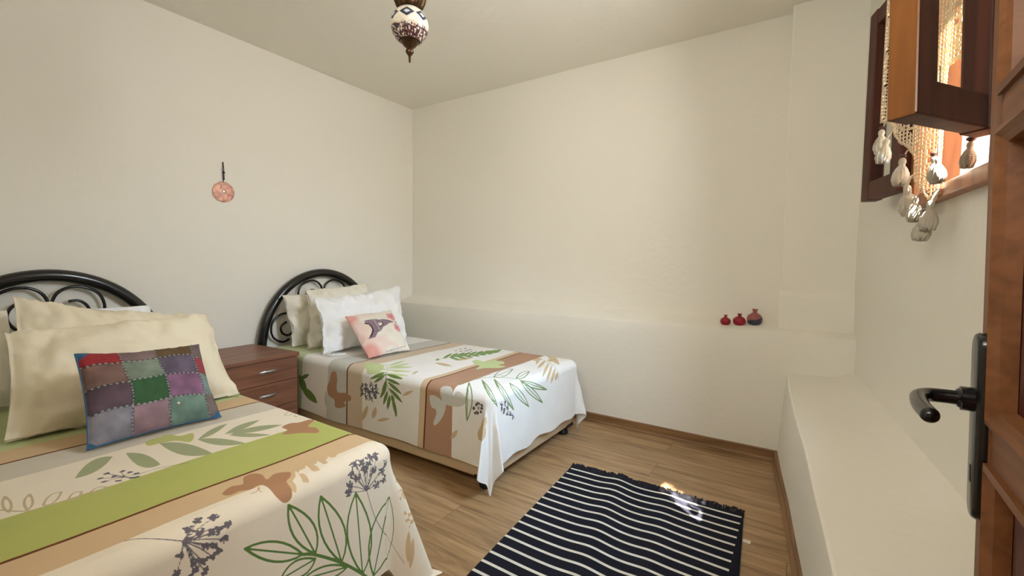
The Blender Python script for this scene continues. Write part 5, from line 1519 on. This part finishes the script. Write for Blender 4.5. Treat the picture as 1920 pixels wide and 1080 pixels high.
def cotton_net():
    mt, N, L, P = new_mat('crochet_cotton')
    P.inputs['Base Color'].default_value = lin(208, 196, 174)
    P.inputs['Roughness'].default_value = .95
    tr = N.new('ShaderNodeBsdfTranslucent')
    tr.inputs[0].default_value = lin(226, 206, 168)
    mx = N.new('ShaderNodeMixShader')
    mx.inputs[0].default_value = .35
    L.new(P.outputs[0], mx.inputs[1])
    L.new(tr.outputs[0], mx.inputs[2])
    L.new(mx.outputs[0], N['Material Output'].inputs['Surface'])
    return mt
st_ = 0.0038
ni, nj = int(LEN / st_), int(0.90 / st_)
bm = bmesh.new()
vv = {}
def vert(i, j):
    if (i, j) not in vv:
        vv[i, j] = bm.verts.new(cur_p(i * LEN / ni, 2.15 - j * st_) - Vector(cr.location))
    return vv[i, j]
for i in range(ni):
    s = (i + .5) * LEN / ni
    hz = hem(s) + .004 * abs(math.sin(s * 90))
    for j in range(nj):
        z = 2.15 - (j + .5) * st_
        if z < hz:
            break
        ci, cj = i // 2, j // 2
        motif = math.sin(ci * .55) * math.sin(cj * .42 + (ci // 12) * 1.3)
        hole = i % 3 != 0 and j % 3 != 0
        if motif > .55:
            hole = i % 6 not in (0, 1) and j % 6 not in (0, 1)
        elif motif < -.62 and (ci + cj) % 2:
            hole = False
        hole = hole and z > hz + .008
        if not hole:
            bm.faces.new((vert(i, j), vert(i, j + 1), vert(i + 1, j + 1), vert(i + 1, j)))
net = obj('crochet_panel', bm, cotton_net(), cr)
sd = net.modifiers.new('thickness', 'SOLIDIFY')
sd.thickness = .0016
bm = bmesh.new()
rp = [cur_p(0, 2.152) + Vector((.02, .002, 0)) - Vector(cr.location), cur_p(0, 2.152) - Vector(cr.location)]
rp += [cur_p(LEN * k / 12, 2.152) - Vector(cr.location) for k in range(1, 13)]
tube(bm, rp, .004, 10)
obj('curtain_rail', bm, M['bronze'], cr, smooth=True)

def tassel_mesh(l=.078, r=.020, seed=0):
    bm = bmesh.new()
    def wob(rr_, z, a):
        k = 1 + .05 * math.sin(a * 13 + seed) + .045 * math.sin(a * 19 + 2 * seed)
        return rr_ * (k if z < -.03 else 1), z + (.004 * math.sin(a * 9 + seed) if z < -l + .01 else 0)
    lathe(bm, [(.002, -l - .002), (r * .80, -l), (r, -l * .82), (r * .92, -l * .62), (r * .66, -l * .44), (r * .42, -l * .34), (r * .34, -l * .28),
               (r * .46, -l * .20), (r * .40, -l * .10), (r * .15, -.002)], 44, wobble=wob)
    return bm
T = [(1.952, 0, .080, .021, 1), (1.898, .004, .078, .021, 0), (1.818, .003, .085, .022, 1), (1.785, .045, .085, .022, 0), (1.735, .000, .082, .022, 0), (1.695, -.010, .070, .018, 0),
     (1.660, .004, .074, .021, 1), (1.625, .010, .078, .020, 0), (1.606, .030, .072, .019, 1), (1.580, .215, .062, .015, 0), (1.478, .210, .060, .015, 1)]
for k, (y, dz, l, r, bead) in enumerate(T):
    s = s_of(y)
    p = cur_p(s, hem(s) - dz - .004) - Vector(cr.location)
    p -= Vector((.016, .006, 0))
    ts = obj('tassel', tassel_mesh(l, r, k * 1.7), M['cotton'], cr, smooth=True, angle=80)
    ts.location = p - Vector((0, 0, .010))
    ts.rotation_euler = (0.10 * math.sin(k * 2.1), 0.12 * math.sin(k * 1.3), 0)
    bm = bmesh.new()
    tube(bm, [(-.0005, 0, -.004), (.004, .006, .008), (.010, .006, .022), (.016, .006, .026), (.017, .006, .016)] if dz < .1 else
         [(-.0005, 0, -.004), (.003, .001, .03), (.010, .003, .09), (.016, .006, dz + .016)], .0022, 7)
    obj('cord_loop', bm, M['cotton'], ts, smooth=True)
    if bead:
        bm = bmesh.new()
        bmesh.ops.create_uvsphere(bm, u_segments=14, v_segments=10, radius=.0085, matrix=Matrix.Translation((0, 0, .003)) @ Matrix.Diagonal((1.05, 1.05, .75, 1)))
        obj('bead', bm, M['bead'], ts, smooth=True)
tag(cr, 'off-white crochet curtain with a pointed hem and cotton tassels at the small window', 'curtain')
